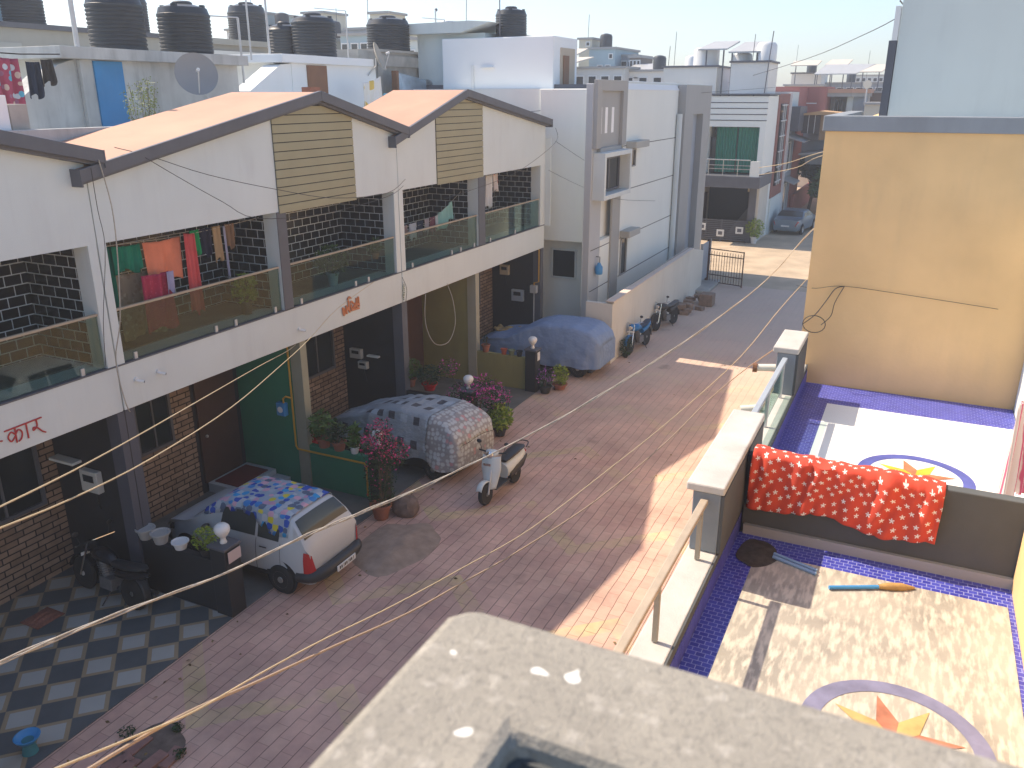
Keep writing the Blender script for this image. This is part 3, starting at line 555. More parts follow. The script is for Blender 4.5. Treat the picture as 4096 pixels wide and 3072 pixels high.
def cf(u, v): return (-11.05 + 2.5 * u, 50.35 + .05 * math.sin(u * 75), 6.5 - 2.55 * v)
MB().grid(lambda u, v: (-11.05 + 1.15 * u, 50.35 + .05 * math.sin(u * 45), 6.46 - 2.5 * v), 60, 2).build('curtain', dm, D, smooth=80); MB().grid(lambda u, v: (-9.82 + 1.26 * u, 50.35 + .05 * math.sin(u * 45 + 1), 6.46 - 2.5 * v), 60, 2).build('curtain', dm, D, smooth=80)
MB().box(-11.42, -11.1, 50.6, 50.65, 3.9, 5.9).build('balcony_door', GLASSW, D)
MB().box(-12.3, -8.15, 48.9, 53.0, 3.22, 3.86).build('balcony_slab', TRIM, D, bevel=.02)
rl = MB()
for z in (4.25, 4.45, 4.75): rl.tube([(-11.9, 49.0, z), (-8.75, 49.0, z)], .02 if z < 4.7 else .03, 6)
rl.build('railing', STEEL, D)
for i in range(5): MB().tube([(-11.9 + .82 * i, 49.0, 3.86), (-11.9 + .82 * i, 49.0, 4.75)], .022).build('railing_post', STEEL, D)
MB().box(-8.75, -8.25, 48.95, 49.1, 3.86, 4.7).build('parapet_pier', STR, D)
MB().box(-12.2, -11.8, 50.0, 53, 0, 3.22).build('ground_wall', paint('cream_render', (.62, .54, .42), .8), D); MB().box(-8.85, -8.45, 50.0, 50.5, 0, 3.22).build('porch_pillar', TRIM, D); MB().box(-8.45, -8.3, 50.1, 53.0, 0, 3.22).build('ground_wall', paint('cream_render', (.62, .58, .50), .8), D)
MB().box(-11.8, -8.46, 52.9, 52.98, 0, 3.22).build('porch_back_wall', DARK, D); MB().box(-11.79, -11.7, 51.0, 52.0, 0, 2.6).build('porch_door', DOORB, D)
MB().prism([(-10.4, 0.04), (-8.87, 0.04), (-8.87, 2.2)], 'y', 51.5, 52.5).build('porch_stair', paint('dark_stair', (.12, .12, .12), .8), D)
MB().box(-9.0, -8.62, 50.3, 50.9, 2.9, 3.25).build('meter_cabinet', paint('beige_cabinet', (.5, .42, .28), .7), D)
MB().box(-11.79, -8.6, 50.8, 52.8, 0, .03).build('porch_floor', PORCH, D)
MB().box(-14.9, -11.7, 52, 56, 8.25, 9.75).build('roof_parapet', WHITE2, D); MB().box(-15, -11.6, 51.9, 56.1, 9.75, 9.85).build('parapet_cap', TRIM, D)
MB().box(-10.6, -8.5, 50.6, 53.5, 8.28, 9.92).build('stair_room', WHITE2, D); MB().box(-10.7, -8.4, 50.5, 53.6, 9.92, 10.02).build('stair_room_cap', TRIM, D)
g = thing('slatted_gate', 'dark slatted driveway gate with three pale square panels', 'gate', (-10.2, 49.9, 0))
for i in range(11): MB().box(-11.9, -8.65, 49.88, 49.93, .1 + i * .11, .165 + i * .11).build('slat', TRIM, g)
MB().box(-11.95, -11.88, 49.87, 49.95, 0, 1.3).build('frame', TRIM, g); MB().box(-8.67, -8.6, 49.87, 49.95, 0, 1.3).build('frame', TRIM, g); MB().box(-10.3, -10.22, 49.86, 49.95, 0, 1.3).build('frame', TRIM, g)
for x, z in ((-11.4, .82), (-10.3, .5), (-9.2, .72)):
    p = MB().box(x - .22, x + .22, 49.84, 49.87, z - .2, z + .2).build('pale_panel', WPL, g, bevel=.005); MB().box(x - .12, x + .12, 49.83, 49.84, z - .1, z + .1).build('panel_emblem', TRIM, p)
# side street beyond it
E_ = thing('brown_side_house', 'narrow brown red house side with a tall gridded stair window', 'house', (-8.5, 55.5, 0))
BR = paint('brown_red_render', (.26, .10, .08), .75, .08, 1, .2)
MB().box(-12, -8.22, 60.01 - 6.4, 57.7, 2.2, 8.28).build('wall', BR, E_); MB().box(-12, -8.18, 53.61, 57.7, 0, 2.2).build('plinth', LIGHTBL, E_)
MB().box(-8.21, -8.15, 54.3, 56.4, 2.9, 7.7).build('stair_window', GLASSW, E_)
for i in range(6): MB().box(-8.14, -8.10, 54.3, 56.4, 3.1 + i * .9, 3.16 + i * .9).build('mullion', WPL, E_)
for y in (55.0, 55.7): MB().box(-8.14, -8.10, y, y + .05, 2.9, 7.7).build('mullion', WPL, E_)
MB().box(-8.3, -8.08, 57.7, 57.82, 0, 8.35).build('white_edge', WPL, E_)
F_ = thing('grey_side_house', 'white and slate house beyond the brown one with a boxed balcony', 'house', (-8.5, 60, 0))
MB().box(-12, -8.3, 57.83, 62.2, 7.3, 8.4).build('upper_wall', LIGHTBL, F_); MB().box(-12, -8.32, 57.83, 62.2, 0, 7.3).build('wall', GREYBLUE, F_); MB().box(-8.3, -7.6, 58.2, 61.6, 6.0, 7.5).build('boxed_balcony', TRIM, F_)
MB().prism([(-8.3, 5.75), (-7.2, 5.35), (-7.2, 5.3), (-8.3, 5.6)], 'y', 58.4, 61.8).build('sunshade', GREY, F_); window_unit(F_, -8.32, 58.6, 60.6, 3.4, 5.2, WPL, GLASSW, 1); window_unit(F_, -8.32, 58.6, 60.4, .6, 2.5, WPL, GLASSW, 1)
MB().prism([(-8.3, 3.0), (-7.5, 2.7), (-7.5, 2.62), (-8.3, 2.9)], 'y', 58.4, 61.0).build('sunshade', GREY, F_)
G_ = thing('red_round_house', 'brick red house with a rounded corner and a long curved orange eave', 'house', (-8, 68, 0)); PINK = paint('brick_red_render', (.36, .12, .105), .75, .06, 1, .15)
MB().box(-12, -8.3, 62.3, 66.4, 0, 8.7).build('wall', PINK, G_)
MB().prism([(-12, 66.4), (-7.6, 66.4)] + [(-7.6 + .6 * math.sin(a), 67.0 - .6 * math.cos(a)) for a in [R(k) for k in range(10, 91, 10)]] + [(-7.0, 72), (-12, 72)], 'z', 6.6, 8.78).build('rounded_wall', PINK, G_, smooth=30)
MB().box(-12, -7.1, 66.6, 72, 3.2, 6.6).build('lower_wall', GREYBLUE, G_)
MB().box(-8.3, -7.6, 66.385, 66.4, 7.6, 7.68).build('wall_stripe', WPL, G_)
MB().prism([(-7.2, 67.0), (-5.4, 67.4), (-4.2, 68.2), (-4.2, 73), (-7.2, 73)], 'z', 8.35, 8.62).build('curved_eave', ORANGE, G_); MB().prism([(-7.15, 67.1), (-5.4, 67.5), (-4.3, 68.3), (-4.3, 73), (-7.15, 73)], 'z', 8.1, 8.35).build('eave_band', GREY, G_); MB().box(-7.0, -4.4, 70, 73, 3.5, 8.1).build('balcony_wall', paint('pale_render', (.5, .5, .48), .8), G_)
window_unit(G_, 69.98, -6.7, -6.2, 6.9, 7.9, WPL, GLASSW, 1, face=-1, axis='y'); MB().box(-5.7, -5.3, 68.0, 70, 4.2, 8.1).build('pillar', LIGHTBL, G_); MB().box(-5.3, -4.45, 68.3, 70, 4.2, 8.1).build('side_wall', GREYBLUE, G_); MB().box(-7.0, -5.75, 68.3, 68.4, 6.2, 6.8).build('balcony_railing', TRIM, G_)
H_ = thing('ochre_roof_shed', 'ochre sheet roofed shed with dark windows below the red house', 'shed', (-6.5, 62, 0))
MB().prism([(-7.75, 7.05), (-6.6, 7.22), (-5.2, 7.1), (-5.2, 7.0), (-7.75, 6.95)], 'y', 60.0, 63.5).build('roof', paint('ochre_sheet', (.50, .31, .15), .8, .12), H_); MB().box(-7.7, -6.55, 60.4, 63, 5.8, 6.95).build('dark_front', paint('dark_brown_boards', (.05, .035, .03), .6), H_); MB().box(-6.54, -5.6, 60.4, 63, 5.4, 6.95).build('wall', paint('brown_render', (.3, .19, .1), .8), H_)
for x in (-7.3, -6.9): MB().box(x, x + .03, 60.37, 60.4, 5.8, 6.95).build('mullion', WPL, H_)
MB().prism([(-7.7, 4.5), (-5.2, 4.8), (-5.2, 4.7), (-7.7, 4.4)], 'y', 60.2, 64).build('canopy', GREY, H_); MB().box(-7.6, -5.4, 63.5, 63.6, 3.6, 6.9).build('wall', GREYBLUE, H_)
tag(MB().prism([(63, 0), (88, 0), (88, 1.5), (63, 1.5)], 'x', -8.25, -8.05).build('red_boundary_wall', PINK), 'low brick red boundary wall beyond the parked blue car', 'wall')
# ------------------------------------------------------------ right hand row: terraces, yellow block, own roof
BLMOS = bricks('blue_mosaic_tile', (.04, .045, .33), (.065, .075, .44), (.30, .32, .62), .075, .055, .0035, .35, 'flat', .3, .35, .5)
CREAMT = paint('cream_tile_floor', (.60, .52, .40), .45, .22, 3.5, .0, bump=.1)
def dirtytile():
    t = NT('worn_cream_terrace_tiles'); a = t.mix(t.ramp(t.noise(1.4, 6), .42, .62), c4((.40, .37, .31)), c4((.21, .20, .175)))
    a = t.mix(t.ramp(t.noise(22, 5, t.map((1, .25, 1))), .45, .62), a, c4((.62, .56, .46))); t.col(t.mix(.35, a, c4((.45, .41, .34)))); t.b.inputs['Roughness'].default_value = .55; t.bump(t.noise(40, 4), .2); return t.m
DIRTYT = dirtytile(); WHTT = paint('white_tile_floor', (.86, .86, .84), .4, .02)
RY = thing('yellow_house', 'ochre yellow house block with a grey roof parapet on the right', 'house', (2, 16, 0))
MB().box(-1.32, 6, 12.96, 25.8, 0, 7.72).build('wall', YELLOWW, RY)
PAR = paint('grey_parapet_paint', (.25, .275, .30), .75, .1, 1.5, .35, (.12, .12, .12), .3)
pr = MB(); pr.box(-1.36, 6, 12.92, 13.14, 7.722, 7.93); pr.box(-1.36, -1.12, 13.14, 17, 7.722, 7.93); pr.build('roof_parapet', PAR, RY, bevel=.012)
MB().box(-1.1, 6, 13.16, 17, 7.722, 7.76).build('roof_floor', CONC, RY)
MB().box(-.72, 6, 17.0, 25.8, 7.72, 11.2).build('stair_room', LIGHTBL, RY); MB().box(-.86, -.73, 16.98, 17.3, 7.72, 9.1).build('drain_pipe', TRIM, RY); MB().box(-.82, -.73, 16.98, 17.2, 9.1, 9.65).build('drain_pipe', WPL, RY)
DULLR = paint('dull_cream_render', (.22, .22, .18), .8, .1)
rn = thing('terrace_house', 'near right house with mosaic bordered terraces and grey party walls', 'house', (1, 7, 0))
MB().box(-1.42, 6, 1.06, 12.94, 3.35, 3.99).build('terrace_slab', DULLR, rn)
MB().box(.6, 6, 1.06, 12.94, 0, 3.35).build('ground_wall', DULLR, rn)
window_unit(rn, .598, 3.2, 4.6, 1.0, 2.3, TRIM, GLASSW, 1, face=-1); window_unit(rn, .598, 9.2, 10.6, 1.0, 2.3, TRIM, GLASSW, 1, face=-1)
PIERM = paint('slate_pier_paint', (.21, .245, .275), .7, .1, 2, .2, (.4, .38, .33))
KERB = paint('pale_kerb_plaster', (.52, .50, .46), .85, .14, 2.5, .3, (.2, .19, .17), .35); KDK = paint('dusty_plaster_and_roof_shade', (.085, .092, .095), .85, .15, 2, .3)
MB().box(-1.46, -1.19, 1.06, 12.94, 3.99, 4.29).build('terrace_kerb', KERB, rn, bevel=.012)
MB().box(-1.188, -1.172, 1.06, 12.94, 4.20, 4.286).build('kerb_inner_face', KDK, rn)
MB().box(-1.188, -1.168, 1.06, 12.94, 3.995, 4.198).build('mosaic_skirting', BLMOS, rn)
def floor(y0, y1, x1, inner, mat, name, bw=.2, far=.8):
    MB().box(-1.166, x1, y0, y1, 3.99, 4.0).build('mosaic_border', BLMOS, rn)
    MB().box(inner, x1 - .05, y0 + .4, y1 - far, 4.0, 4.006).build(name, mat, rn)
floor(1.2, 7.78, 1.25, -.93, DIRTYT, 'worn_tile_field', far=.36); floor(7.94, 12.95, 1.62, -.77, WHTT, 'white_tile_field', far=.86)
def medallion(cx, cy, z, cs):
    bl = paint('medallion_ring', cs[0], .5, .25, 5); m = MB(); n = 48
    for i in range(n):
        a, b = 2 * math.pi * i / n, 2 * math.pi * (i + 1) / n
        m.add([(cx + r * math.cos(t), cy + r * math.sin(t), z) for t, r in ((a, .50), (a, .63), (b, .63), (b, .50))], [(0, 1, 2, 3)])
    m.build('medallion_ring', bl, rn); A = MB(); Bm = MB()
    for k in range(8):
        a = math.pi * k / 4 + .3; tip = (cx + .46 * math.cos(a), cy + .46 * math.sin(a), z + .002); l = (cx + .2 * math.cos(a + .39), cy + .2 * math.sin(a + .39), z + .002); r_ = (cx + .2 * math.cos(a - .39), cy + .2 * math.sin(a - .39), z + .002)
        (A if k % 2 else Bm).add([(cx, cy, z + .002), r_, tip, l], [(0, 1, 2, 3)])
    A.build('medallion_star', paint('medallion_yellow', cs[1], .5, .3, 6), rn); Bm.build('medallion_star', paint('medallion_red', cs[2], .5, .3, 6), rn)
medallion(.38, 5.28, 4.0095, ((.20, .20, .30), (.50, .36, .14), (.42, .17, .10))); medallion(.42, 9.95, 4.0095, ((.10, .12, .40), (.75, .52, .05), (.50, .20, .10)))
MB().box(-1.16, 1.3, 7.80, 7.925, 4.0, 4.84).build('party_wall', KDK, rn, bevel=.01); MB().box(-1.13, 1.25, 7.755, 7.80, 4.0, 4.10).build('skirting', GREY, rn)
for (y0, y1, nm) in ((6.7, 8.72, 'a'), (11.35, 12.35, 'b')):
    MB().box(-1.44, -1.19, y0 + .02, y1 - .02, 4.292, 4.88).build('pier', PIERM, rn, bevel=.01); MB().box(-1.50, -1.16, y0, y1, 4.84 + .042, 4.96).build('pier_cap', KERB, rn, bevel=.015)
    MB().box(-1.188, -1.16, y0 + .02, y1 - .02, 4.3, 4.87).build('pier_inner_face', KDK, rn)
MB().box(1.25, 6, 1.06, 7.79, 4.0, 7.0).build('upper_wall', YELLOWW, rn); MB().box(1.63, 6, 7.79, 12.94, 4.0, 7.0).build('upper_wall', WHITE, rn)
MB().box(1.5, 1.63, 10.0, 11.0, 4.0, 6.1).build('terrace_door', BROWN, rn)
def railing(y0, y1, mat, label, loc):
    t = thing('terrace_railing', label, 'railing', loc, 'terrace railings on the right')
    MB().box(-1.36, -1.29, y0, y1, 4.79, 4.835).build('top_rail', mat, t, bevel=.01)
    n = max(2, round((y1 - y0) / 1.25)); 
    for i in range(n + 1):
        y = y0 + .12 + (y1 - y0 - .24) * i / n; MB().box(-1.345, -1.305, y - .02, y + .02, 4.30, 4.79).build('post', STEELP if mat != RAILW else paint('weathered_post', (.33, .30, .24), .6), t); 
    MB().box(-1.33, -1.32, y0, y1, 4.36, 4.74).build('glass_panel', GLASSB, t) if mat != RAILW else None
railing(1.2, 6.68, RAILW, 'weathered tan rail with posts along the nearest terrace edge', (-1.32, 4, 4.3)); railing(8.74, 11.33, GREYBLUE, 'blue grey rail with posts beside the white tiled terrace', (-1.32, 10, 4.3))
own = thing('own_roof', 'concrete roof corner with a broad worn parapet in the foreground', 'roof', (0, 0, 7))
def parap(x0, x1, y0, y1): return [(x0, y0), (x1, y0), (x1, y1), (x0, y1)]
CN = NT('near_parapet_concrete'); a = CN.mix(CN.ramp(CN.noise(3.0, 9, rough=.7), .3, .72), c4((.36, .33, .275)), c4((.25, .23, .195)))
a = CN.mix(CN.math('MULTIPLY', CN.ramp(CN.noise(75, 8), .5, .75), .7), a, c4((.15, .14, .125))); a = CN.mix(CN.math('MULTIPLY', CN.ramp(CN.noise(26, 7), .56, .66), .45), a, c4((.50, .46, .40))); a = CN.mix(CN.ramp(CN.noise(11, 2, CN.map(loc=(3.3, 1.2, 0))), .70, .71), a, c4((.80, .78, .72))); CN.col(a); CN.b.inputs['Roughness'].default_value = .95
CN.bump(CN.math('ADD', CN.noise(35, 6), CN.math('MULTIPLY', CN.noise(190, 6), .8)), .9, .004)
m = MB(); m.prism([(-.60, -3), (-.60, 1.0), (-.57, 1.04), (3.5, 1.04), (3.5, .81), (-.385, .81), (-.385, -3)], 'z', 6.6, 7.4)
m.build('parapet', CN.m, own, bevel=.02)
MB().box(-.385, 3.5, -3, .81, 6.5, 6.6).build('roof_floor', KDK, own); MB().box(-.385, -.37, -3, .81, 6.6, 7.36).build('inner_shade_face', KDK, own); MB().box(-.37, 3.5, .80, .812, 6.6, 7.36).build('inner_shade_face', KDK, own); MB().box(-.56, 3.5, -3, 1.0, 0, 6.6).build('wall', YELLOWW, own)  # dark plaster on floor and inner sheets stands in for shade behind the parapet
# red starred cloth over the party wall, a curtain, a broom
def starcloth():
    t = NT('red_starred_cloth'); v = t.map((11, 11, 11)); n = t.n('ShaderNodeTexVoronoi', {'Vector': t.n('ShaderNodeUVMap').outputs[0], 'Scale': 1.0, 'Randomness': .32}); n.voronoi_dimensions = '2D'
    rel = t.n('ShaderNodeVectorMath', {0: t.n('ShaderNodeUVMap').outputs[0], 1: n.outputs['Position']}, operation='SUBTRACT').outputs[0]; s = t.n('ShaderNodeSeparateXYZ', {0: rel})
    an = t.math('ARCTAN2', s.outputs[1], s.outputs[0]); rr = t.math('ADD', .175, t.math('MULTIPLY', .09, t.math('COSINE', t.math('MULTIPLY', an, 5.0))))
    k = t.math('LESS_THAN', n.outputs['Distance'], rr); t.col(t.mix(k, t.mix(t.noise(5), c4((.68, .085, .04)), c4((.50, .05, .03))), c4((.85, .78, .72)))); t.b.inputs['Roughness'].default_value = .9; t.bump(t.noise(250, 2), .25); return t.m
def drape(u, v):
    x = -1.10 + 1.70 * u - .02 * v; s = -.10 + v * .78   # distance over the wall
    wv = .020 * math.sin(u * 19 + 3 * v + 2 * math.sin(u * 5)) + .014 * math.sin(u * 43 + 4 * v) + .03 * noise.noise(Vector((u * 9, v * 3, 2)))
    if s < 0: return (x, 7.955 + .01, 4.86 + s * .9)
    if s < .14: return (x, 7.94 - s, 4.862 + .02 * math.sin(u * 3.0) + .05 * max(0, 1 - u * 4) + wv * .5)
    return (x, 7.775 - .05 * (s - .14) - abs(wv) * 1.6 - .012, 4.86 - (s - .14) * (1 + .06 * math.sin(u * 11)) + .03 * math.sin(u * 5) + (.05 * max(0, 1 - u * 4)) * (1 - v))
o = MB().grid(drape, 70, 30).build('red_cloth', starcloth(), smooth=80, solid=.006)
uv = o.data.uv_layers.new(name='UVMap'); 
for lp in o.data.loops:
    i, j = divmod(lp.vertex_index, 31) if lp.vertex_index < 71 * 31 else (0, 0); a_, b_ = i / 70 * 19, j / 30 * 8.6; uv.data[lp.index].uv = (a_ * .87 - b_ * .5 + .35 * math.sin(b_ * .8), a_ * .5 + b_ * .87 + .3 * math.sin(a_ * .6))
tag(o, 'red cloth with white stars draped over the grey party wall', 'cloth')
t = NT('pink_striped_cloth'); wv = t.n('ShaderNodeTexWave', {'Vector': t.co, 'Scale': 6.0, 'Distortion': 1.0}, bands_direction='Y'); t.col(t.mix(t.ramp(wv.outputs[0], .4, .6), c4((.75, .62, .55)), c4((.6, .10, .18)))); t.b.inputs['Roughness'].default_value = .9
cloth('striped_curtain', 'pink and cream striped cloth hanging at the right edge of the photo', t.m, (1.12, 8.7, 5.45), (1.42, 9.25, 5.45), 1.05, 3, .04, 'curtain')
b_ = thing('broom', 'blue handled straw broom lying on the worn near terrace', 'broom', (0, 7.15, 4)); MB().cyl((-.23, 7.04, 4.03), (.17, 7.24, 4.03), .018, n=10).build('handle', BLPL, b_, smooth=50)
MB().tube([(.17, 7.24, 4.035), (.25, 7.28, 4.035), (.36, 7.33, 4.03), (.46, 7.38, 4.02)], [.02, .035, .038, .012], 8).build('bristles', paint('straw', (.45, .28, .10), .9, .2, 20), b_, smooth=60)
pp = thing('spout', 'cream spout pipe on the outside of the far pier', 'pipe', (-1.5, 10.6, 4.6), 'spouts on the street side of the far pier'); MB().cyl((-1.46, 11.5, 4.62), (-1.72, 11.45, 4.60), .05, .05, 12).build('pipe', paint('cream_plastic', (.75, .70, .58), .5), pp, smooth=40); MB().cyl((-1.70, 11.45, 4.60), (-1.76, 11.44, 4.60), .065, n=12).build('mouth', BROWN, pp)
pp = thing('spout', 'cream spout pipe lower down beside the blue grey rail', 'pipe', (-1.5, 10.4, 4.3), 'spouts on the street side of the far pier'); MB().cyl((-1.46, 10.6, 4.33), (-1.72, 10.5, 4.30), .05, .05, 12).build('pipe', paint('cream_plastic', (.75, .70, .58), .5), pp, smooth=40)
# ------------------------------------------------------------ roof level things on the left row
def tank(name, label, loc, r, h, group='black ribbed water tanks'):
    t = thing(name, label, 'water tank', loc, group, world=False); p = [(r * .97, 0), (r, .03)]; z = .06; nr = int(h * .75 / .085)
    for i in range(nr): p += [(r, z), (r * 1.0, z + .03), (r * .965, z + .045), (r * .965, z + .065)]; z += .085
    p += [(r, z), (r, z + .05), (r * .97, z + .06), (r * .9, h * .93), (r * .45, h), (r * .38, h)]
    MB().lathe(p, n=36).build('tank_body', TANKM, t, smooth=35); MB().lathe([(r * .38, h - .03), (r * .38, h + .05), (r * .3, h + .08), (0, h + .085)], n=24).build('lid', TANKM, t, smooth=35)
    for k in range(4):
        a = k * math.pi / 2 + .4; MB().box(-.05, .05, -.06, .06, h * .86, h * .99, M=Matrix.Translation((r * .78 * math.cos(a), r * .78 * math.sin(a), 0)) @ Matrix.Rotation(a, 4, 'Z')).build('rib', TANKM, t)
    return t
tank('water_tank', 'large black ribbed water tank cut by the top edge above the blue door', (-16.7, 14.35, 9.12), .60, 1.20)
tank('water_tank', 'black ribbed water tank right of the cut off one above the grimy wall', (-16.7, 16.35, 9.16), .62, 1.10)
m1 = thing('grimy_stair_room', 'grimy whitewashed stair room with a bright blue door', 'stair room', (-17, 15, 7))
MB().box(-18.5, -16.0, 12.6, 17.25, 6.95, 8.9).build('wall', GRIME, m1); MB().box(-18.6, -15.75, 12.1, 17.4, 8.9, 9.13).build('roof_slab', GRIME, m1, bevel=.01)
MB().prism([(11.3, 6.96), (12.6, 6.96), (12.6, 8.9), (12.2, 8.78), (11.3, 8.15)], 'x', -16.6, -16.02).build('stair_wall', GRIME, m1)
MB().box(-16.0, -15.96, 13.0, 13.72, 6.96, 8.88).build('door', BLUE, m1); MB().box(-15.99, -15.90, 12.62, 12.7, 6.96, 8.88).build('drain_pipe', GRIME, m1)
def dish(label, c, r, aim, foot, mat):
    t = thing('satellite_dish', label, 'satellite dish', c, 'satellite dishes'); q = Vector(aim).normalized().to_track_quat('Z', 'Y').to_matrix().to_4x4()
    MB().lathe([(r * i / 8, .22 * r * (i / 8) ** 2) for i in range(9)] + [(r * .99, .22 * r - .012)] + [(r * i / 8, .22 * r * (i / 8) ** 2 - .012) for i in range(7, -1, -1)], (0, 0, 0), 36, Matrix.Translation(Vector((0, 0, 0))) @ q).build('reflector', mat, t).location = (0, 0, 0)
    a = Vector(c); e = a + q @ Vector((0, 0, r * .95)); low = a + q @ Vector((0, -r * .9, .2 * r))
    MB().tube([low, e], .014).build('feed_arm', STEELP, t); MB().cyl(e, e + (a - e).normalized() * .12, .035, n=12).build('feed_horn', WPL, t)
    MB().tube([a - (q @ Vector((0, 0, .05))), a + Vector((-.05 * aim[0], -.05 * aim[1], -.25)), foot], .022, 6, 1).build('mast', STEELP, t); return t
dish('large grey satellite dish in front of the grimy wall', (-14.9, 14.75, 8.62), .46, (.75, -.55, .25), (-14.75, 15.15, 7.95), paint('grey_dish', (.26, .265, .27), .6))
dish('tilted beige satellite dish on the white stair room', (-16.45, 24.15, 9.35), .46, (.85, .35, .35), (-16.45, 23.6, 8.8), paint('beige_dish', (.42, .38, .31), .6))
m2 = thing('white_stair_room', 'bright white stair room with a brown door and a sloping stair wall', 'stair room', (-17.5, 22, 7))
BW = paint('bright_whitewash', (.82, .85, .86), .7, .03, 1, .08, (.4, .35, .25))
MB().box(-19, -16.5, 19.95, 24.1, 6.95, 9.06).build('wall', BW, m2); MB().box(-19.1, -16.35, 19.4, 23.8, 9.06, 9.28).build('roof_slab', BW, m2, bevel=.01)
MB().prism([(18.2, 6.96), (19.95, 6.96), (19.95, 9.05), (19.5, 9.0), (18.2, 8.3)], 'x', -17.1, -16.52).build('stair_wall', BW, m2); MB().box(-16.5, -16.46, 20.6, 21.5, 6.96, 9.02).build('door', BROWN, m2)
tank('water_tank', 'black ribbed water tank on the white stair room', (-17.2, 21.95, 9.3), .66, 1.15); tank('water_tank', 'smaller black tank half hidden behind the one on the white stair room', (-18.2, 21.8, 9.28), .5, .95)
m3 = thing('concrete_stair_room', 'bare stained concrete stair room behind the second orange roof', 'stair room', (-18, 28, 7)); MB().box(-20, -17.5, 24.6, 30.6, 6.5, 9.62).build('wall', CONC, m3); MB().box(-20.1, -17.4, 25.5, 30.7, 9.62, 9.70).build('roof_slab', CONC, m3)
for y in (25.6, 29.0): MB().box(-17.5, -17.42, y, y + .35, 6.5, 9.2).build('column', CONC, m3)
MB().box(-17.5, -17.40, 25.6, 29.3, 9.15, 9.5).build('beam', CONC, m3)
tank('water_tank', 'black water tank on the concrete stair room', (-18.2, 27.5, 9.72), .78, 1.1); tank('water_tank', 'black water tank on the roof of the tall white house', (-13.97, 29.0, 10.1), .56, .98)
s = thing('solar_heater', 'shiny solar water heater panel leaning by the concrete wall', 'solar heater', (-17, 27, 8)); MB().prism([(25.95, 8.95), (27.9, 8.72), (27.9, 8.2), (25.95, 8.35)], 'x', -17.0, -16.9).build('panel', paint('silvery_panel', (.5, .6, .68), .15, .3, 2, metal=.6), s); MB().cyl((-17.0, 28.1, 8.55), (-17.0, 28.8, 8.5), .2, n=14).build('heater_tank', paint('dull_steel', (.4, .42, .43), .3, .3, 5, metal=.6), s)
MB().box(-17.05, -16.85, 25.85, 26.0, 7.5, 9.0).build('frame', BROWN, s)
tag(MB().box(-16.4, -15.6, 24.3, 25.7, 7.4, 8.25).build('blue_tub', paint('sky_blue_panel', (.03, .30, .50), .5), bevel=.03), 'sky blue tub standing in the valley between the orange roofs', 'tub')
for i, (x, y, z0, z1, r_, lb) in enumerate([(-17.2, 29.2, 8.4, 11.2, .03, 'tall antenna pole with a hooked tip in front of the concrete stair room'), (-17.2, 29.85, 8.4, 10.9, .028, 'antenna pole joined by a crossbar to the concrete stair room tank'), (-13.9, 27.95, 10.05, 12.4, .02, 'thin dark aerial beside the tank of the tall white house'),
        (-15.8, 12.55, 9.1, 11.0, .05, 'pale vent pipe on the grimy stair room left of the big tank'), (-16.9, 19.55, 9.2, 11.6, .03, 'tallest thin aerial left of the tank on the white stair room'), (-16.9, 18.8, 9.1, 10.6, .025, 'short bent aerial left of the tallest aerial'), (-16.6, 18.1, 8.5, 10.1, .03, 'white goalpost shaped pipe above the sloping stair wall'), (-17.4, 23.9, 9.2, 10.75, .02, 'square topped wire pole right of the tank on the white stair room')]):
    t = thing('pole', lb, 'pole', (x, y, z0), 'thin poles on the roofs'); MB().tube([(x, y, z0), (x, y, z1)], r_, 8).build('shaft', STEELP if i != 2 else TRIM, t)
    if i in (1, 6, 7): MB().tube([(x, y, z1), (x, y - 1.6, z1 - .05)], r_ * .6, 5).build('crossbar', STEELP, t)
    if i == 0: MB().ball((x, y + .06, z1), .06, 8, 6).build('tip', TRIM, t)
cloth('patterned_dress', 'crimson dress with large pale and blue spots hanging at the left edge', spots('spotted_print', (.34, .05, .10), [(.55, .42, .35), (.10, .38, .52), (.30, .12, .20), (.5, .55, .6)], 7, .4), (-15, 10.1, 8.86), (-15, 10.62, 8.82), .85, 2.5, .06, 'dress')
cloth('dark_jeans', 'dark blue jeans hanging right of the spotted dress', fabric('denim', (.02, .03, .055)), (-15, 10.75, 8.78), (-15, 11.05, 8.78), .6, 2, .04, 'jeans'); cloth('black_jacket', 'charcoal jacket hanging beside the dark jeans', fabric('charcoal_fabric', (.04, .038, .038)), (-15, 11.06, 8.82), (-15, 11.32, 8.84), .42, 2, .04, 'jacket', taper=-.2)
rope('clothesline', 'clothes rail above the spotted dress and dark jeans', [(-15, 9.6, 8.92), (-15, 10.7, 8.9), (-15, 11.5, 8.93)], .012, BLACK, 'clothesline', sub=1)
tag(MB().box(-13.9, -13.55, 8.95, 9.28, 7.0, 8.2).build('white_chimney_box', BW, bevel=.01), 'small white masonry box on the terrace at the left edge', 'chimney'); tag(MB().box(-13.9, -13.55, 9.3, 9.62, 7.0, 8.06).build('concrete_block_pile', CONC, bevel=.01), 'grey concrete block pile beside the small white masonry box', 'blocks')
cloth('stained_white_cloth', 'white cloth with yellow stains hanging below the beige dish', spots('stained_cloth', (.75, .73, .68), [(.7, .5, .12), (.78, .76, .7), (.75, .74, .72)], 3, .5), (-15.5, 21.9, 8.55), (-15.5, 22.9, 8.75), .8, 4, .05, 'cloth')
t = thing('planter_box', 'grey planter box with a terracotta tray at the ridge of the middle orange roof', 'planter', (-15, 19.4, 7)); MB().box(-15.2, -14.8, 18.55, 19.2, 7.5, 8.28).build('box', GRIME, t); MB().box(-15.15, -14.85, 18.65, 19.05, 8.28, 8.4).build('tray', TERRA, t)
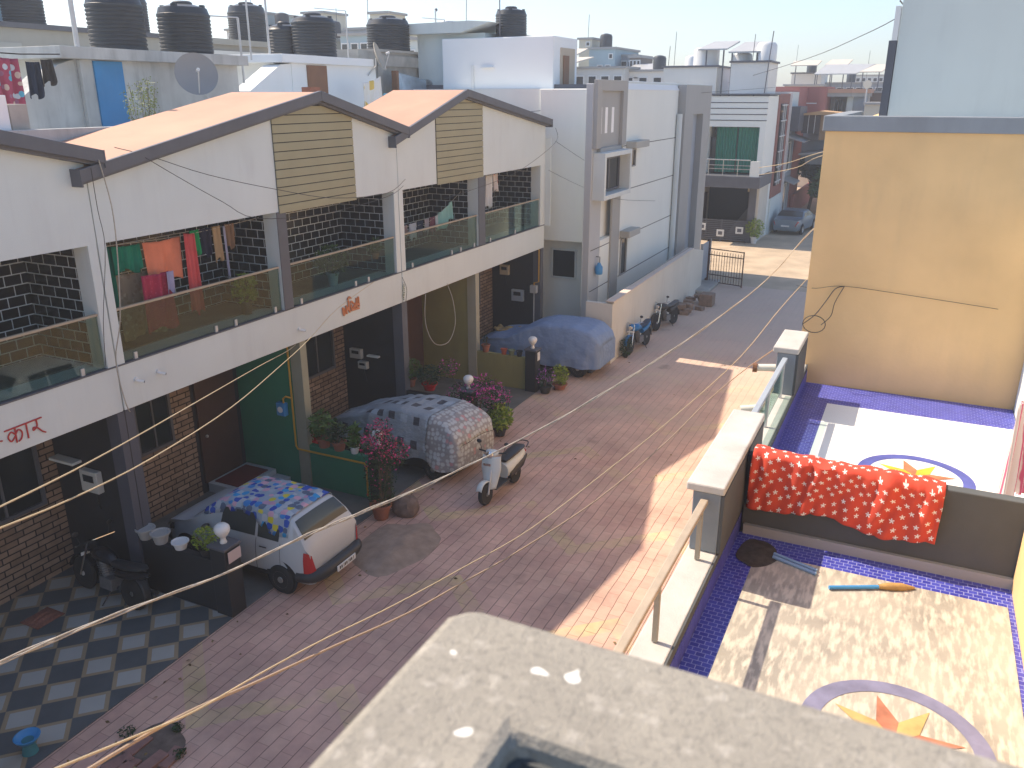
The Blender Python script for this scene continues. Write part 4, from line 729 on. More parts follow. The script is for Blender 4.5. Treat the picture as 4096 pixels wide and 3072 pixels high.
# ------------------------------------------------------------ background buildings
def block(label, x0, x1, y0, y1, z1, mat, wins=(), name='background_house', cap=True, extra=None, z0=0):
    t = thing(name, label, 'house', ((x0 + x1) / 2, (y0 + y1) / 2, 0), 'houses in the distance'); MB().box(x0, x1, y0, y1, z0, z1).build('wall', mat, t)
    if cap: MB().box(x0 - .12, x1 + .12, y0 - .12, y1 + .12, z1, z1 + .14).build('roof_edge', TRIM if cap == 2 else GREY, t)
    for a, b, c_, d in wins:   # windows on the camera facing side
        f = MB().box(a - .07, b + .07, y0 - .05, y0, c_ - .07, d + .07).build('window', WPL, t); MB().box(a, b, y0 - .06, y0 - .05, c_, d).build('pane', GLASSW, f)
    if extra: extra(t)
    return t
BEI = paint('beige_render', (.40, .385, .34), .8, .06, .8, .2); PALE = paint('pale_render', (.60, .62, .60), .8, .05); CRM = paint('cream_render_far', (.62, .58, .47), .8, .05); TEAL = paint('blue_grey_render_far', (.36, .48, .53), .8, .06)
t = thing('beige_house', 'beige house behind the grimy stair room at the left edge', 'house', (-28, 18, 0))
MB().box(-34, -24, 10, 23.9, 0, 10.02).build('wall', BEI, t); MB().box(-34, -23.85, 10, 23.9, 10.02, 10.16).build('roof_edge', TRIM, t); MB().box(-24, -23.97, 15, 17.2, 8, 9.62).build('recess', paint('pale_recess', (.46, .46, .42), .8), t); MB().box(-24, -23.97, 18.1, 22, 8, 9.62).build('recess', paint('pale_recess', (.46, .46, .42), .8), t)
MB().box(-33, -26, 14, 18.8, 10.16, 13).build('roof_room', paint('pale_teal_render', (.42, .55, .58), .8), t); tank('water_tank', 'black tank on the beige house at the left edge', (-24.9, 18.1, 10.16), .58, .85)
t = thing('grey_house', 'grey house with a wide overhanging beige slab right of the grimy stair room', 'house', (-28, 28, 0))
MB().box(-33, -24.2, 24.3, 30.2, 0, 9.4).build('wall', BEI, t); MB().box(-33, -23.7, 24.2, 30.4, 9.95, 10.15).build('roof_slab', BEI, t); MB().box(-33, -24.0, 24.3, 30.2, 9.4, 9.95).build('roof_band', GREY, t); MB().box(-24.1, -23.9, 24.6, 27.6, 9.62, 9.75).build('ledge', WPL, t)
tank('water_tank', 'black tank with a pipe frame on the overhanging beige slab', (-25.2, 28.0, 10.15), .75, 1.45); tank('water_tank', 'dark tank behind the two big tanks over the grimy wall', (-25.5, 22.6, 10.18), .55, 1.3)
random.seed(11)
def bgw(x0, x1, zs, n, wd=.8, ht=1.0): return [(x0 + (x1 - x0) * (i + .5) / n - wd / 2, x0 + (x1 - x0) * (i + .5) / n + wd / 2, z, z + ht) for z in zs for i in range(n)]
block('pale stepped tower house between the two left tanks', -41.9, -39.4, 45, 49, 13.1, TEAL, [(-41.6, -40.9, 11.2, 12.1)]); block('small pale block beside the stepped tower house', -42.8, -42.0, 45.5, 49, 12.2, PALE, [(-42.6, -42.3, 11.4, 11.9)])
block('wide pale flat roofed house behind the white stair room', -39.2, -36.2, 46, 54, 12.1, PALE, [(-38.1, -37.6, 11.3, 11.6)]); block('cream slab topped tower behind the white stair room', -38.0, -36.4, 47.5, 50, 13.2, CRM)
block('low orange roofed house left of the white stair room tank', -37.5, -33.4, 43, 45.5, 11.3, BEI, cap=1)
block('grey green house with open frames behind the tank', -33.6, -31.9, 46, 52, 12.0, GREYBLUE, bgw(-33.6, -31.9, (9.5, 10.9), 2, .5, .7)); block('cream box tower house right of the tank', -32.4, -31.1, 47, 49, 12.95, CRM, [(-32.1, -31.8, 11.9, 12.2)])
block('teal grey house with dark windows left of the concrete stair room', -31.8, -29.8, 43, 46, 11.45, TEAL, bgw(-31.8, -29.8, (9.3, 10.4), 3, .4, .6)); block('pale blue house with columns behind the concrete stair room', -26, -19, 40, 44, 10.9, LIGHTBL, bgw(-26, -19, (9.3,), 5, .8, 1.1))
block('low cream box on the skyline left of the tall white house', -26.2, -25.0, 46, 48, 11.9, CRM); block('beige skyline tower just right of the white stair room', -23.9, -22.9, 61, 64, 12.0, CRM, [(-23.3, -23.1, 11.6, 11.8)])
block('blue grey skyline house with a small window', -22.9, -20.95, 60.5, 66, 11.3, TEAL, [(-21.35, -21.15, 10.7, 10.95), (-22.2, -21.9, 9.4, 10.2), (-21.6, -21.3, 9.4, 10.2)]); block('pale frame topped house right of the blue grey skyline one', -21.0, -19.95, 62, 66, 10.85, GREYBLUE, bgw(-21.0, -19.95, (9.8,), 2, .35, .7))
block('low brown gridded house on the skyline', -20.0, -19.2, 61, 64, 10.7, paint('brown_grid', (.2, .17, .15), .8), bgw(-20.0, -19.2, (9.8,), 3, .14, .7)); block('pale terrace house under a tilted beige canopy', -24.5, -19.0, 57, 60, 9.9, PALE, bgw(-24.5, -19, (8.8,), 6, .5, .6))
block('white low house beyond the tall white house roof', -20.5, -14.5, 58, 66, 9.7, WHITE2, bgw(-20.5, -14.5, (8.9,), 6, .5, .4))
block('far white house right of the curtain house', -13.2, -10.4, 92, 98, 10.2, WHITE2, [], cap=2); block('cream low house under the white far house', -12.6, -9.5, 84, 88, 9.0, CRM, [(-11, -10.3, 7.9, 8.6)])
block('far grey block under the sheet canopies', -10.2, -2, 96, 102, 9.3, GREYBLUE, bgw(-10.2, -2, (8.2,), 9, .6, .7)); block('pale apartment block seen through the canopy posts', -10.5, -3.5, 125, 130, 10.6, PALE, bgw(-10.5, -3.5, (9.2, 9.9), 10, .4, .4)); block('dull brown house left of the blue stair room', -4.9, -1.5, 72, 78, 8.35, paint('dull_brown_render', (.2, .14, .11), .8), [(-4.4, -3.9, 6.2, 7.2)])
block('cream wedge house beside the dull brown one', -4.2, -3.0, 64, 68, 7.6, CRM)
random.seed(5)
for i in range(26):
    x = -150 + i * 7.4 + random.uniform(-2, 2); y = 140 + random.uniform(-10, 60); h = random.uniform(9.2, 12.2); ww = random.uniform(4, 8)
    if x > -30: h = min(h, 9.6)
    block('hazy far house number %d from the left on the horizon' % (i + 1) if 0 else ['pale', 'cream', 'grey', 'blue grey', 'beige'][i % 5] + ' far house on the skyline, ' + ['narrow', 'wide', 'square', 'stubby', 'tall', 'low'][i % 6] + ' and ' + ['flat roofed', 'plain', 'boxy', 'windowed', 'weathered', 'bare', 'simple'][i % 7], x, x + ww, y, y + 8, h, [PALE, CRM, GREYBLUE, TEAL, BEI][i % 5], bgw(x, x + ww, (h - 2.2, h - 5), 3, .8, 1.1))
def canopy(label, pts, z0, z1, y0, y1, posts, mat=GREY):
    t = thing('sheet_canopy', label, 'canopy', (pts[0], y0, z0), 'sheet metal roof canopies'); MB().add([(pts[0], y0, z0), (pts[1], y0, z0), (pts[3], y1, z1), (pts[2], y1, z1), (pts[0], y0, z0 - .08), (pts[1], y0, z0 - .08), (pts[3], y1, z1 - .08), (pts[2], y1, z1 - .08)],
        [(0, 1, 2, 3), (7, 6, 5, 4), (0, 4, 5, 1), (1, 5, 6, 2), (2, 6, 7, 3), (3, 7, 4, 0)]).build('sheet', mat, t)
    for x in posts: MB().tube([(x, y0 + .1, 8), (x, y0 + .1, z0)], .05).build('post', TRIM, t)
SHEET = paint('grey_sheet_metal', (.46, .47, .47), .5, .06, 2, .1, metal=.2); BSH = paint('beige_sheet_metal', (.60, .55, .47), .6, .05)
canopy('big grey sheet canopy on the roof behind the tall white house', (-20.6, -18.4, -19.5, -17.4), 9.35, 10.3, 58.0, 61, (-20.2, -18.6), SHEET); canopy('beige slanted canopy beside the white stair room door', (-23.9, -22.4, -23.9, -21.6), 10.25, 10.7, 56, 58, (-22.6,), BSH); canopy('upper beige canopy near the blue grey skyline house', (-23.9, -23.3, -23.9, -22.8), 10.7, 11.35, 58, 60, (-23.4,), BSH)
canopy('left grey sheet canopy over white tanks on the curtain house', (-12.9, -11.2, -12.4, -10.9), 10.75, 11.25, 52, 54, (-12.4, -11.4), SHEET); canopy('right grey sheet canopy over white tanks on the curtain house', (-11.0, -9.2, -10.5, -9.0), 10.55, 11.15, 51.5, 53.5, (-10.8, -9.4), SHEET)
canopy('wide blue grey sheet canopy at the end of the side street', (-10.6, -6.9, -9.9, -5.5), 10.1, 11.0, 88, 91, (-10.3, -9, -7.2), SHEET); canopy('beige end of the wide canopy in the side street', (-6.6, -4.7, -5.5, -4.1), 10.25, 10.95, 88, 91, (-6.3, -4.9), BSH); canopy('small beige sheet canopy above the wide blue grey one', (-10.1, -8.0, -9.7, -7.7), 11.0, 11.5, 91.5, 93, (-9.5, -8.3), BSH); canopy('white canopy frame right of the curtain house', (-13.1, -10.6, -13.0, -10.4), 10.95, 11.4, 90, 91.5, (-12.6, -10.7), BSH)
for i, (x, y, z, r_, h_, lb) in enumerate([(-12.6, 53, 9.85, .75, 1.0, 'white water tank at the left under the sheet canopy'), (-10.4, 52.6, 9.9, .55, .6, 'low white water tank in the middle under the sheet canopy'), (-8.95, 52, 10.0, .56, 1.0, 'white water tank on the curtain house stair room')]):
    t = thing('white_water_tank', lb, 'water tank', (x, y, z), 'white water tanks'); MB().lathe([(r_, 0), (r_, h_ * .85), (r_ * .8, h_), (r_ * .3, h_ + .04), (0, h_ + .05)], (x, y, z), 24).build('tank_body', WPL, t, smooth=40)
MB0 = thing('aerial', 'thin aerial on the curtain house stair room', 'pole', (-8.1, 51, 10)); MB().tube([(-8.6, 50.4, 8.3), (-8.5, 50.4, 10.2), (-8.4, 50.4, 11.5)], .03).build('shaft', TRIM, MB0)
t = thing('round_eave_dish', 'cream satellite dish above the orange curved eave', 'satellite dish', (-4.4, 67, 8.9)); MB().lathe([(0, 0), (.18, .02), (.28, .06)], (-4.4, 67, 8.9), 20, Matrix.Rotation(R(80), 4, 'X')).build('reflector', paint('cream_dish', (.6, .55, .45), .6), t, solid=.02); MB().tube([(-4.4, 67.05, 8.9), (-4.4, 67.05, 7.5)], .05).build('mast', STEELP, t)

random.seed(17)
for i, (x, y, z) in enumerate([(-38.5, 46, 12.24), (-28.5, 44, 0), (-24, 42, 11.04), (-20.3, 41.5, 11.04), (-22.0, 61.5, 11.44), (-17.5, 60, 9.84), (-15.5, 61, 9.84), (-11.5, 93, 10.34), (-8, 97, 9.44), (-4, 98, 9.44), (-40.5, 15, 12), (-33, 44, 11.44)]):
    if z < 5: continue
    t = thing('roof_tank', 'small distant tank, ' + ['over the wide pale house', '', 'left over the pale blue columned house', 'right over the pale blue columned house', 'on the blue grey skyline house', 'left on the white low house', 'right on the white low house', 'on the far white house', 'left on the far grey block', 'right on the far grey block', 'at the far left edge', 'on the low orange roofed house'][i], 'water tank', (x, y, z), 'small distant tanks'); r_ = .45
    MB().lathe([(r_, 0), (r_, .75), (r_ * .85, .88), (r_ * .35, .95), (0, .97)], (x, y, z), 18).build('tank_body', WPL if i in (2, 6, 9) else TANKM, t, smooth=40)
for i, (x, y, z, h_) in enumerate([(-30.5, 44, 11.5, 2.2), (-23.4, 61.5, 12.1, 1.6), (-25.6, 47, 12, 1.5), (-16.2, 59, 9.8, 2.4), (-12.9, 92, 10.3, 2.6), (-9.5, 50.9, 10.0, 1.4), (-14.9, 53, 9.9, 1.1), (-6.5, 96, 9.4, 3), (-41, 46, 13.2, 1.5), (-35, 47, 11.4, 2.0)]):
    t = thing('roof_aerial', 'thin distant aerial, ' + ['over the teal grey house', 'on the beige skyline tower', 'on the low cream skyline box', 'on the white low house', 'on the far white house', 'by the stair room of the curtain house', 'at the left end of the curtain house roof', 'over the far grey block', 'on the pale stepped tower house', 'over the low orange roofed house'][i], 'aerial', (x, y, z), 'thin distant aerials')
    MB().tube([(x, y, z), (x + .05, y, z + h_)], .02, 5).build('shaft', TRIM, t)
t = thing('blue_jug', 'blue plastic jug hung on the side of the tall white house', 'jug', (-9.6, 26.9, 2.6)); MB().lathe([(.11, 0), (.13, .05), (.13, .26), (.07, .34), (.05, .40)], (-9.6, 26.9, 2.35), 18).build('jug_body', BLPL, t, smooth=40); MB().tube([(-9.72, 26.9, 2.95), (-9.58, 26.9, 2.95), (-9.58, 26.9, 2.75)], .015, 6).build('hook', BLACK, t)
tag(MB().tube([(-8.35, 26.5 + i * 1.25, 2.16 + .003 * i) for i in range(8)], .008, 5).build('wall_wire', CABLE), 'thin wire lying along the coping of the cream compound wall', 'wire')

bp_ = thing('blue_pipe', 'short pale blue pipe lying on the mosaic border near the dirt heap', 'pipe', (-.6, 7.5, 4)); MB().cyl((-.77, 7.44, 4.02), (-.36, 7.3, 4.02), .018, n=10).cyl((-.77, 7.38, 4.02), (-.36, 7.24, 4.02), .018, n=10).build('pipe', paint('pale_blue_plastic', (.25, .38, .55), .5), bp_, smooth=40)
# ------------------------------------------------------------ vehicles (built pointing along +x, rear at x = 0, then turned)
def lerp(a, b, t): return a + (b - a) * t
def prof(tab, x):
    if x <= tab[0][0]: return tab[0][1:]
    for p, q in zip(tab, tab[1:]):
        if x <= q[0]:
            t = (x - p[0]) / (q[0] - p[0]); return tuple(lerp(a, b, t) for a, b in zip(p[1:], q[1:]))
    return tab[-1][1:]
def ring(tab, x):
    """half cross section (y, z) from the bottom centre to the top centre"""
    zb, zt, wl, belt, tum = prof(tab, x)   # bottom, top, half width, belt height, tumblehome per metre
    b = min(belt, zt - .02); wt = wl - tum * max(0, zt - b)
    return [(0, zb), (wl * .88, zb), (wl * .985, zb + .07), (wl, lerp(zb, b, .45)), (wl * .99, lerp(zb, b, .8)), (wl - .035, b), (wt + .01, zt - .06 if zt - b > .1 else zt - .012), (wt - .06, zt - .012), (wt * .5, zt), (0, zt + .004)]
def ring_pt(tab, x, k):
    r = ring(tab, x); i = min(int(k), len(r) - 2); t = k - i; return Vector((x, lerp(r[i][0], r[i + 1][0], t), lerp(r[i][1], r[i + 1][1], t)))
def car_body(tab, xs):
    m = MB(); n = None; v = []
    for x in xs:
        r = ring(tab, x); full = [(y, z) for y, z in r] + [(-y, z) for y, z in r[-2:0:-1]]; n = len(full); v += [(x, y, z) for y, z in full]
    f = [(i * n + k, i * n + (k + 1) % n, (i + 1) * n + (k + 1) % n, (i + 1) * n + k) for i in range(len(xs) - 1) for k in range(n)]
    f += [tuple(range(n)), tuple(range((len(xs) - 1) * n, len(xs) * n))]; m.add(v, f); return m
def patch(tab, x0, x1, k0, k1, off, side=1, nx=8, nk=4, skew0=0, skew1=0):
    def fn(u, v):
        k = lerp(k0, k1, v); x = lerp(x0 + skew0 * v, x1 + skew1 * v, u); e = .02
        p = ring_pt(tab, x, k); a = ring_pt(tab, x + e, k) - ring_pt(tab, x - e, k); b = ring_pt(tab, x, min(k + .05, 8.99)) - ring_pt(tab, x, k - .05)
        nrm = a.cross(b); nrm = nrm.normalized() if nrm.length else Vector((0, 1, 0))
        c = Vector((x, 0, .6)); 
        if nrm.dot(p - c) < 0: nrm = -nrm
        p = p + nrm * off; return (p.x, p.y * side, p.z)
    return MB().grid(fn, nx, nk)
def wheel(parent, x, y, r, wd, side, rimm=STEEL, zc=None):
    zc = r if zc is None else zc; q = Matrix.Rotation(R(90), 4, 'X')
    w_ = MB().lathe([(r * .62, -wd / 2), (r * .9, -wd / 2), (r, -wd * .36), (r, wd * .36), (r * .9, wd / 2), (r * .62, wd / 2), (r * .6, 0)], (x, y, zc), 32, q).build('wheel', BLACK, parent, smooth=40)
    rm = MB().lathe([(0, .02), (r * .2, .03), (r * .25, .0), (r * .5, -.01), (r * .6, .02), (r * .62, .0), (r * .62, -.04)], (x, y + side * wd * .38, zc), 28, Matrix.Scale(side, 4, Vector((0, 1, 0))) @ Matrix.Rotation(R(-90), 4, 'X')).build('rim', rimm, w_, smooth=40)
    return w_
HT = [(0, .30, .52, .60, .5, 0), (.03, .24, .86, .66, .84, .2), (.10, .22, .98, .70, .87, .3), (.22, .22, 1.16, .725, .88, .32), (.42, .22, 1.36, .735, .88, .34), (.55, .22, 1.415, .74, .88, .35), (1.2, .2, 1.44, .745, .88, .35), (1.9, .2, 1.42, .745, .87, .35), (2.1, .2, 1.36, .74, .87, .36), (2.68, .2, .95, .735, .86, .2), (2.8, .2, .91, .73, .84, .1), (3.2, .22, .82, .69, .74, .1), (3.38, .26, .66, .60, .6, .0), (3.42, .32, .5, .52, .48, 0)]
SILVER = paint('silver_car_paint', (.52, .54, .55), .42, .03, 1, 0, bump=0, metal=.15)
def hatchback(label, mat, plate='front', tab=HT):
    c = thing('parked_car', label, 'car', (0, 0, 0), world=False)
    xs = sorted(set([0, .03, .1, .16, .22, .3, .36, .42, .5, .55, 1.2, 1.9, 2.1] + [2.1 + .58 * i / 6 for i in range(7)] + [2.8, 3.0, 3.2, 3.38, 3.42]))
    car_body(tab, xs).build('body', mat, c, smooth=42)
    patch(tab, .16, .40, 6.9, 9, .006, 1, 8, 5).build('rear_window', GLASSC, c, smooth=60); patch(tab, .16, .40, 6.9, 9, .006, -1, 8, 5).build('rear_window', GLASSC, c, smooth=60)
    for s_ in (1, -1):
        patch(tab, 2.12, 2.64, 6.7, 9, .006, s_, 8, 5).build('windscreen', GLASSC, c, smooth=60)
        patch(tab, .66, 1.12, 5.15, 5.9, .006, s_, 6, 3, -.0, .02).build('side_window', GLASSC, c, smooth=60); patch(tab, 1.18, 1.98, 5.15, 5.9, .006, s_, 6, 3, .0, -.05).build('side_window', GLASSC, c, smooth=60)
        patch(tab, 1.145, 1.155, 1.9, 5.1, .004, s_, 1, 8).build('door_seam', DARK, c); patch(tab, .62, .628, 2.6, 5.1, .004, s_, 1, 8).build('door_seam', DARK, c)
        patch(tab, .0, .14, 2.9, 4.95, .016, s_, 5, 8).build('tail_light', RED, c, smooth=60)
        patch(tab, .9, 1.06, 4.35, 4.5, .02, s_, 3, 2).build('door_handle', BLKPL, c); patch(tab, .8, 2.6, 1.95, 2.4, .008, s_, 6, 2).build('sill', BLKPL, c)
        patch(tab, 3.12, 3.34, 3.9, 4.9, .01, s_, 5, 3).build('headlight', GLASSW, c, smooth=60)
        for x in (.62, 2.78):
            MB().lathe([(.33, 0), (.325, .012), (0, .012)], (x, s_ * .725, .30), 28, Matrix.Rotation(R(-90 * s_), 4, 'X')).build('wheel_arch', DARK, c); wheel(c, x, s_ * .70, .27, .16, s_)
    MB().tube([(.30, -.66, .38), (.05, -.62, .40), (-.06, -.42, .42), (-.09, 0, .43), (-.06, .42, .42), (.05, .62, .40), (.30, .66, .38)], .115, 10, 4).build('rear_bumper', BLKPL, c, smooth=60)
    pl = MB().box(-.222, -.208, -.26, .26, .36, .47).build('number_plate', WPL, c, bevel=.003)
    gl = MB(); random.seed(3)
    for k in range(9):
        y = -.2 + k * .047; gl.box(-.2245, -.2225, y, y + .028, .39, .445) if k % 3 else gl.box(-.2245, -.2225, y, y + .009, .385, .45)
    gl.build('plate_characters', BLACK, pl)
    MB().lathe([(0, .012), (.045, .008), (.05, 0)], (.035, 0, .78), 20, Matrix.Rotation(R(-90), 4, 'Y')).build('badge', CHROME, c)
    MB().tube([(3.25, -.6, .4), (3.42, -.4, .42), (3.45, 0, .42), (3.42, .4, .42), (3.25, .6, .4)], .11, 8, 3).build('front_bumper', BLKPL, c, smooth=60)
    for s_ in (1, -1): MB().ball((2.2, s_ * .82, .95), (.06, .09, .055)).build('mirror', BLKPL, c, smooth=60)
    return c
h = hatchback('silver hatchback with a colourful sheet over its roof parked nose in at the near porch', SILVER); h.location = (-8.38, 10.27, .02); h.rotation_euler = (0, 0, R(180))
def roofsheet(u, v):   # cloth over the roof and half of the side windows; u along the car, v across
    x = lerp(.47, 2.35, u); s_ = lerp(-1, 1, v); k = 9 - abs(s_) * (3.55 - .5 * u + .15 * math.sin(u * 9))
    side = 1 if s_ > 0 else -1; p = ring_pt(HT, x, max(k, 5.3)); n = Vector((0, .55 * abs(s_), 1)).normalized()
    p = p + n * (.018 + .006 * math.sin(u * 40 + v * 13)); p.z -= max(0, .05 * abs(s_) ** 6)
    return (-8.38 - p.x, 10.27 - p.y * side, p.z + .03)
tag(MB().grid(roofsheet, 40, 40).build('roof_sheet', spots('hexagon_print', (.30, .38, .45), [(.02, .06, .38), (.40, .48, .55), (.55, .30, .42), (.02, .30, .62), (.10, .14, .22), (.46, .50, .55), (.30, .38, .48), (.02, .08, .42), (.62, .36, .45), (.04, .22, .55), (.62, .54, .05), (.36, .42, .50)], 8.5, .62, .8, .45), smooth=80, solid=.008), 'sheet with blue pink and yellow hexagons over the roof of the silver hatchback', 'sheet')
def covered(label, mat, tab, L, loc, rz, hemz, seed, amp=.03, mat2=None, rear=.9):
    t = thing('covered_car', label, 'car', loc, world=False, rz=rz); n = 72
    def pt(u, v):   # u along, v around from hem to hem
        x = L * (.5 - .5 * math.cos(math.pi * u)) if False else L * u
        r = ring(tab, x); k = lerp(2.2, 9, 1 - abs(2 * v - 1)) ; p = ring_pt(tab, x, k); s_ = -1 if v < .5 else 1
        q = Vector((x, p.y * s_, p.z)); d = Vector((0, q.y, q.z - .7)).normalized()
        w_ = noise.noise(Vector((x * 1.6, q.y * 2.0, q.z * 3 + seed))) * amp * 1.6 + noise.noise(Vector((x * 6, q.y * 3, q.z * 1.2 + seed))) * amp * .7
        fold = max(0, (.8 - q.z)) * .10 * math.sin(x * 9 + seed) ; q = q + d * (.03 + w_ + fold)
        if abs(2 * v - 1) > .93: q.z = hemz + .09 * noise.noise(Vector((x * 1.4, s_ * 3, seed))) + .06 * math.sin(x * 5 + seed)
        return q
    A = MB().grid(lambda u, v: pt(lerp(rear * 0, 1, u), v), n, 56) if not mat2 else MB().grid(lambda u, v: pt(lerp(.20, 1, u), v), n, 56)
    A.build('cover', mat, t, smooth=80, solid=.006)
    if mat2: MB().grid(lambda u, v: pt(lerp(0, .21, u), v) * 1.0 + Vector((-.0, 0, .012)), 16, 56).build('rear_cover', mat2, t, smooth=80, solid=.006)
    # closed ends
    for u0, xo, mm in ((0, -.02, mat2 or mat), (1, .02, mat)):
        ringp = [pt(u0, v / 56) for v in range(57)]; c = Vector((ringp[0].x + xo * 2, 0, .75)); m = MB(); vs = [c] + [Vector((p.x, p.y, max(p.z, hemz - .02))) for p in ringp]
        m.add(vs, [(0, i + 1, i + 2) for i in range(56)] + [(0, 57, 1)]); m.build('cover_end', mm, t, smooth=80)
    for x in (.7, L - .75):
        for s_ in (1, -1): wheel(t, x, s_ * .66, .28, .16, s_)
    MB().box(.3, L - .3, -.62, .62, .16, .42).build('underbody', BLKPL, t); return t
CT = [(0, .45, .95, .62, .80, .2), (.12, .36, 1.18, .76, .9, .3), (.35, .32, 1.38, .80, .92, .3), (.7, .3, 1.46, .81, .92, .3), (1.7, .3, 1.46, .81, .92, .3), (2.2, .3, 1.38, .80, .92, .3), (2.85, .3, 1.16, .78, .9, .25), (3.5, .32, .97, .74, .84, .15), (3.9, .36, .78, .62, .68, 0), (4.0, .4, .62, .5, .55, 0)]
def checkcover():
    t = NT('checked_grey_cover'); s = t.n('ShaderNodeSeparateXYZ', {0: t.co}); yz = t.math('ADD', t.math('ABSOLUTE', s.outputs[1]), t.math('MULTIPLY', s.outputs[2], -.9))
    v = t.n('ShaderNodeCombineXYZ', {0: t.math('MULTIPLY', s.outputs[0], 5.6), 1: t.math('MULTIPLY', yz, 5.0)}).outputs[0]; fl = t.n('ShaderNodeVectorMath', {0: v}, operation='FLOOR').outputs[0]
    wn = t.n('ShaderNodeTexWhiteNoise', {'Vector': fl}, noise_dimensions='3D').outputs[0]; g = t.n('ShaderNodeSeparateXYZ', {0: fl})
    row = t.math('LESS_THAN', t.math('FLOORED_MODULO', g.outputs[1], 3.0), .5); row2 = t.math('LESS_THAN', t.math('FLOORED_MODULO', g.outputs[0], 2.0), .5)
    dark = t.math('MULTIPLY', t.math('MULTIPLY', row, row2), t.math('GREATER_THAN', wn, .35)); lite = t.math('MULTIPLY', row, t.math('LESS_THAN', wn, .4))
    a = t.mix(dark, t.mix(t.noise(2), c4((.30, .34, .38)), c4((.38, .42, .46))), c4((.085, .085, .10))); a = t.mix(lite, a, c4((.44, .50, .55))); t.col(a); t.b.inputs['Roughness'].default_value = .55; t.bump(t.math('ADD', t.noise(2.6, 5, t.map((1, .6, 2))), t.math('MULTIPLY', t.noise(9, 4), .4)), .8, .09); return t.m
def bubble():
    t = NT('white_pebble_cover'); v = t.n('ShaderNodeTexVoronoi', {'Vector': t.co, 'Scale': 9.5, 'Randomness': .45}); k = t.ramp(v.outputs['Distance'], .42, .56); s = t.n('ShaderNodeSeparateColor', {0: v.outputs['Color']})
    t.col(t.mix(k, t.mix(t.math('GREATER_THAN', s.outputs[0], .9), c4((.50, .52, .52)), c4((.50, .28, .28))), c4((.30, .29, .29)))); t.b.inputs['Roughness'].default_value = .6; t.bump(v.outputs['Distance'], .4, .03); return t.m
covered('car under a grey and black checked cover with a white pebbled cover at the back', checkcover(), CT, 4.0, (-8.12, 15.1, .02), R(172), .42, 3, .03, bubble())
BT = [(0, .40, 1.00, .66, .85, .2), (.12, .28, 1.26, .80, .95, .3), (.4, .26, 1.46, .86, .95, .28), (.9, .26, 1.54, .88, .95, .28), (1.9, .26, 1.53, .88, .95, .28), (2.5, .28, 1.34, .87, .95, .3), (3.0, .28, 1.06, .85, .9, .2), (3.7, .3, .96, .8, .86, .1), (4.1, .34, .78, .68, .7, 0), (4.2, .4, .66, .55, .6, 0)]
BCV = paint('blue_nylon_cover', (.20, .29, .47), .6, .08, 1.2, .2, (.30, .32, .44), .15, fine=8)
n_ = BCV.node_tree; bn = [q for q in n_.nodes if q.type == 'BUMP'][0]; bn.inputs['Strength'].default_value = .75; bn.inputs['Distance'].default_value = .10; [setattr(q.inputs['Scale'], 'default_value', 2.2) for q in n_.nodes if q.type == 'TEX_NOISE' and abs(q.inputs['Scale'].default_value - 8) < .1]
covered('car under a plain slate blue cover in the farthest porch', BCV, BT, 4.2, (-7.95, 23.35, .02), R(180), .34, 9, .018)
tag(MB().grid(lambda u, v: (-11.0 - .85 * u, 23.2 + .5 * v + .1 * math.sin(u * 7), 1.03 + .03 * math.sin(u * 15) + .03 * math.sin(v * 9)), 14, 8).build('wrinkled_tarp', paint('mustard_print', (.35, .25, .10), .8, .5, 14), smooth=80, solid=.02), 'wrinkled mustard cloth lying on the bonnet of the blue covered car', 'cloth')
# saloon in the side street
ST = [(0, .35, .60, .62, .58, 0), (.05, .25, .92, .74, .88, .1), (.6, .22, .98, .84, .92, .1), (.75, .22, 1.02, .85, .93, .2), (1.35, .2, 1.36, .86, .93, .36), (2.4, .2, 1.40, .86, .92, .36), (2.6, .2, 1.34, .86, .92, .36), (3.2, .2, 1.0, .85, .92, .2), (3.35, .2, .96, .84, .88, .1), (4.2, .24, .82, .78, .74, .1), (4.35, .3, .55, .62, .5, 0)]
SB = paint('blue_silver_car_paint', (.22, .28, .34), .3, .04, 1, 0, bump=0, metal=.4)
c = thing('parked_car', 'blue silver saloon with a dusty dented boot parked in the far side street', 'car', (-7.2, 53.9, .01), world=False, rz=R(82))
car_body(ST, [0, .05, .2, .4, .6, .75, .9, 1.05, 1.2, 1.35, 1.8, 2.4, 2.6, 2.8, 3.0, 3.2, 3.35, 3.8, 4.2, 4.35]).build('body', SB, c, smooth=42)
for s_ in (1, -1):
    patch(ST, .80, 1.32, 6.8, 9, .008, s_).build('rear_window', GLASSC, c); patch(ST, 2.65, 3.15, 6.8, 9, .008, s_).build('windscreen', GLASSC, c); patch(ST, 1.25, 1.9, 5.2, 5.9, .008, s_).build('side_window', GLASSC, c); patch(ST, 1.95, 2.8, 5.2, 5.9, .008, s_).build('side_window', GLASSC, c); patch(ST, .0, .2, 4.0, 4.8, .015, s_).build('tail_light', RED, c)
    for x in (.8, 3.45): MB().lathe([(.36, 0), (.35, .012), (0, .012)], (x, s_ * .84, .33), 24, Matrix.Rotation(R(-90 * s_), 4, 'X')).build('wheel_arch', DARK, c); wheel(c, x, s_ * .80, .31, .18, s_)
MB().box(-.03, .0, -.25, .25, .5, .6).build('number_plate', WPL, c)
# white hatchback under the right hand terraces: seen mirrored in the balcony glass opposite
h = hatchback('white hatchback parked below the right terraces, seen reflected in the balcony glass', paint('white_car_paint', (.75, .76, .76), .3, .02, 1, 0, bump=0)); h.location = (-1.9, 12.2, .05); h.rotation_euler = (0, 0, R(90))
h['group'] = 'white cars under the right terraces'
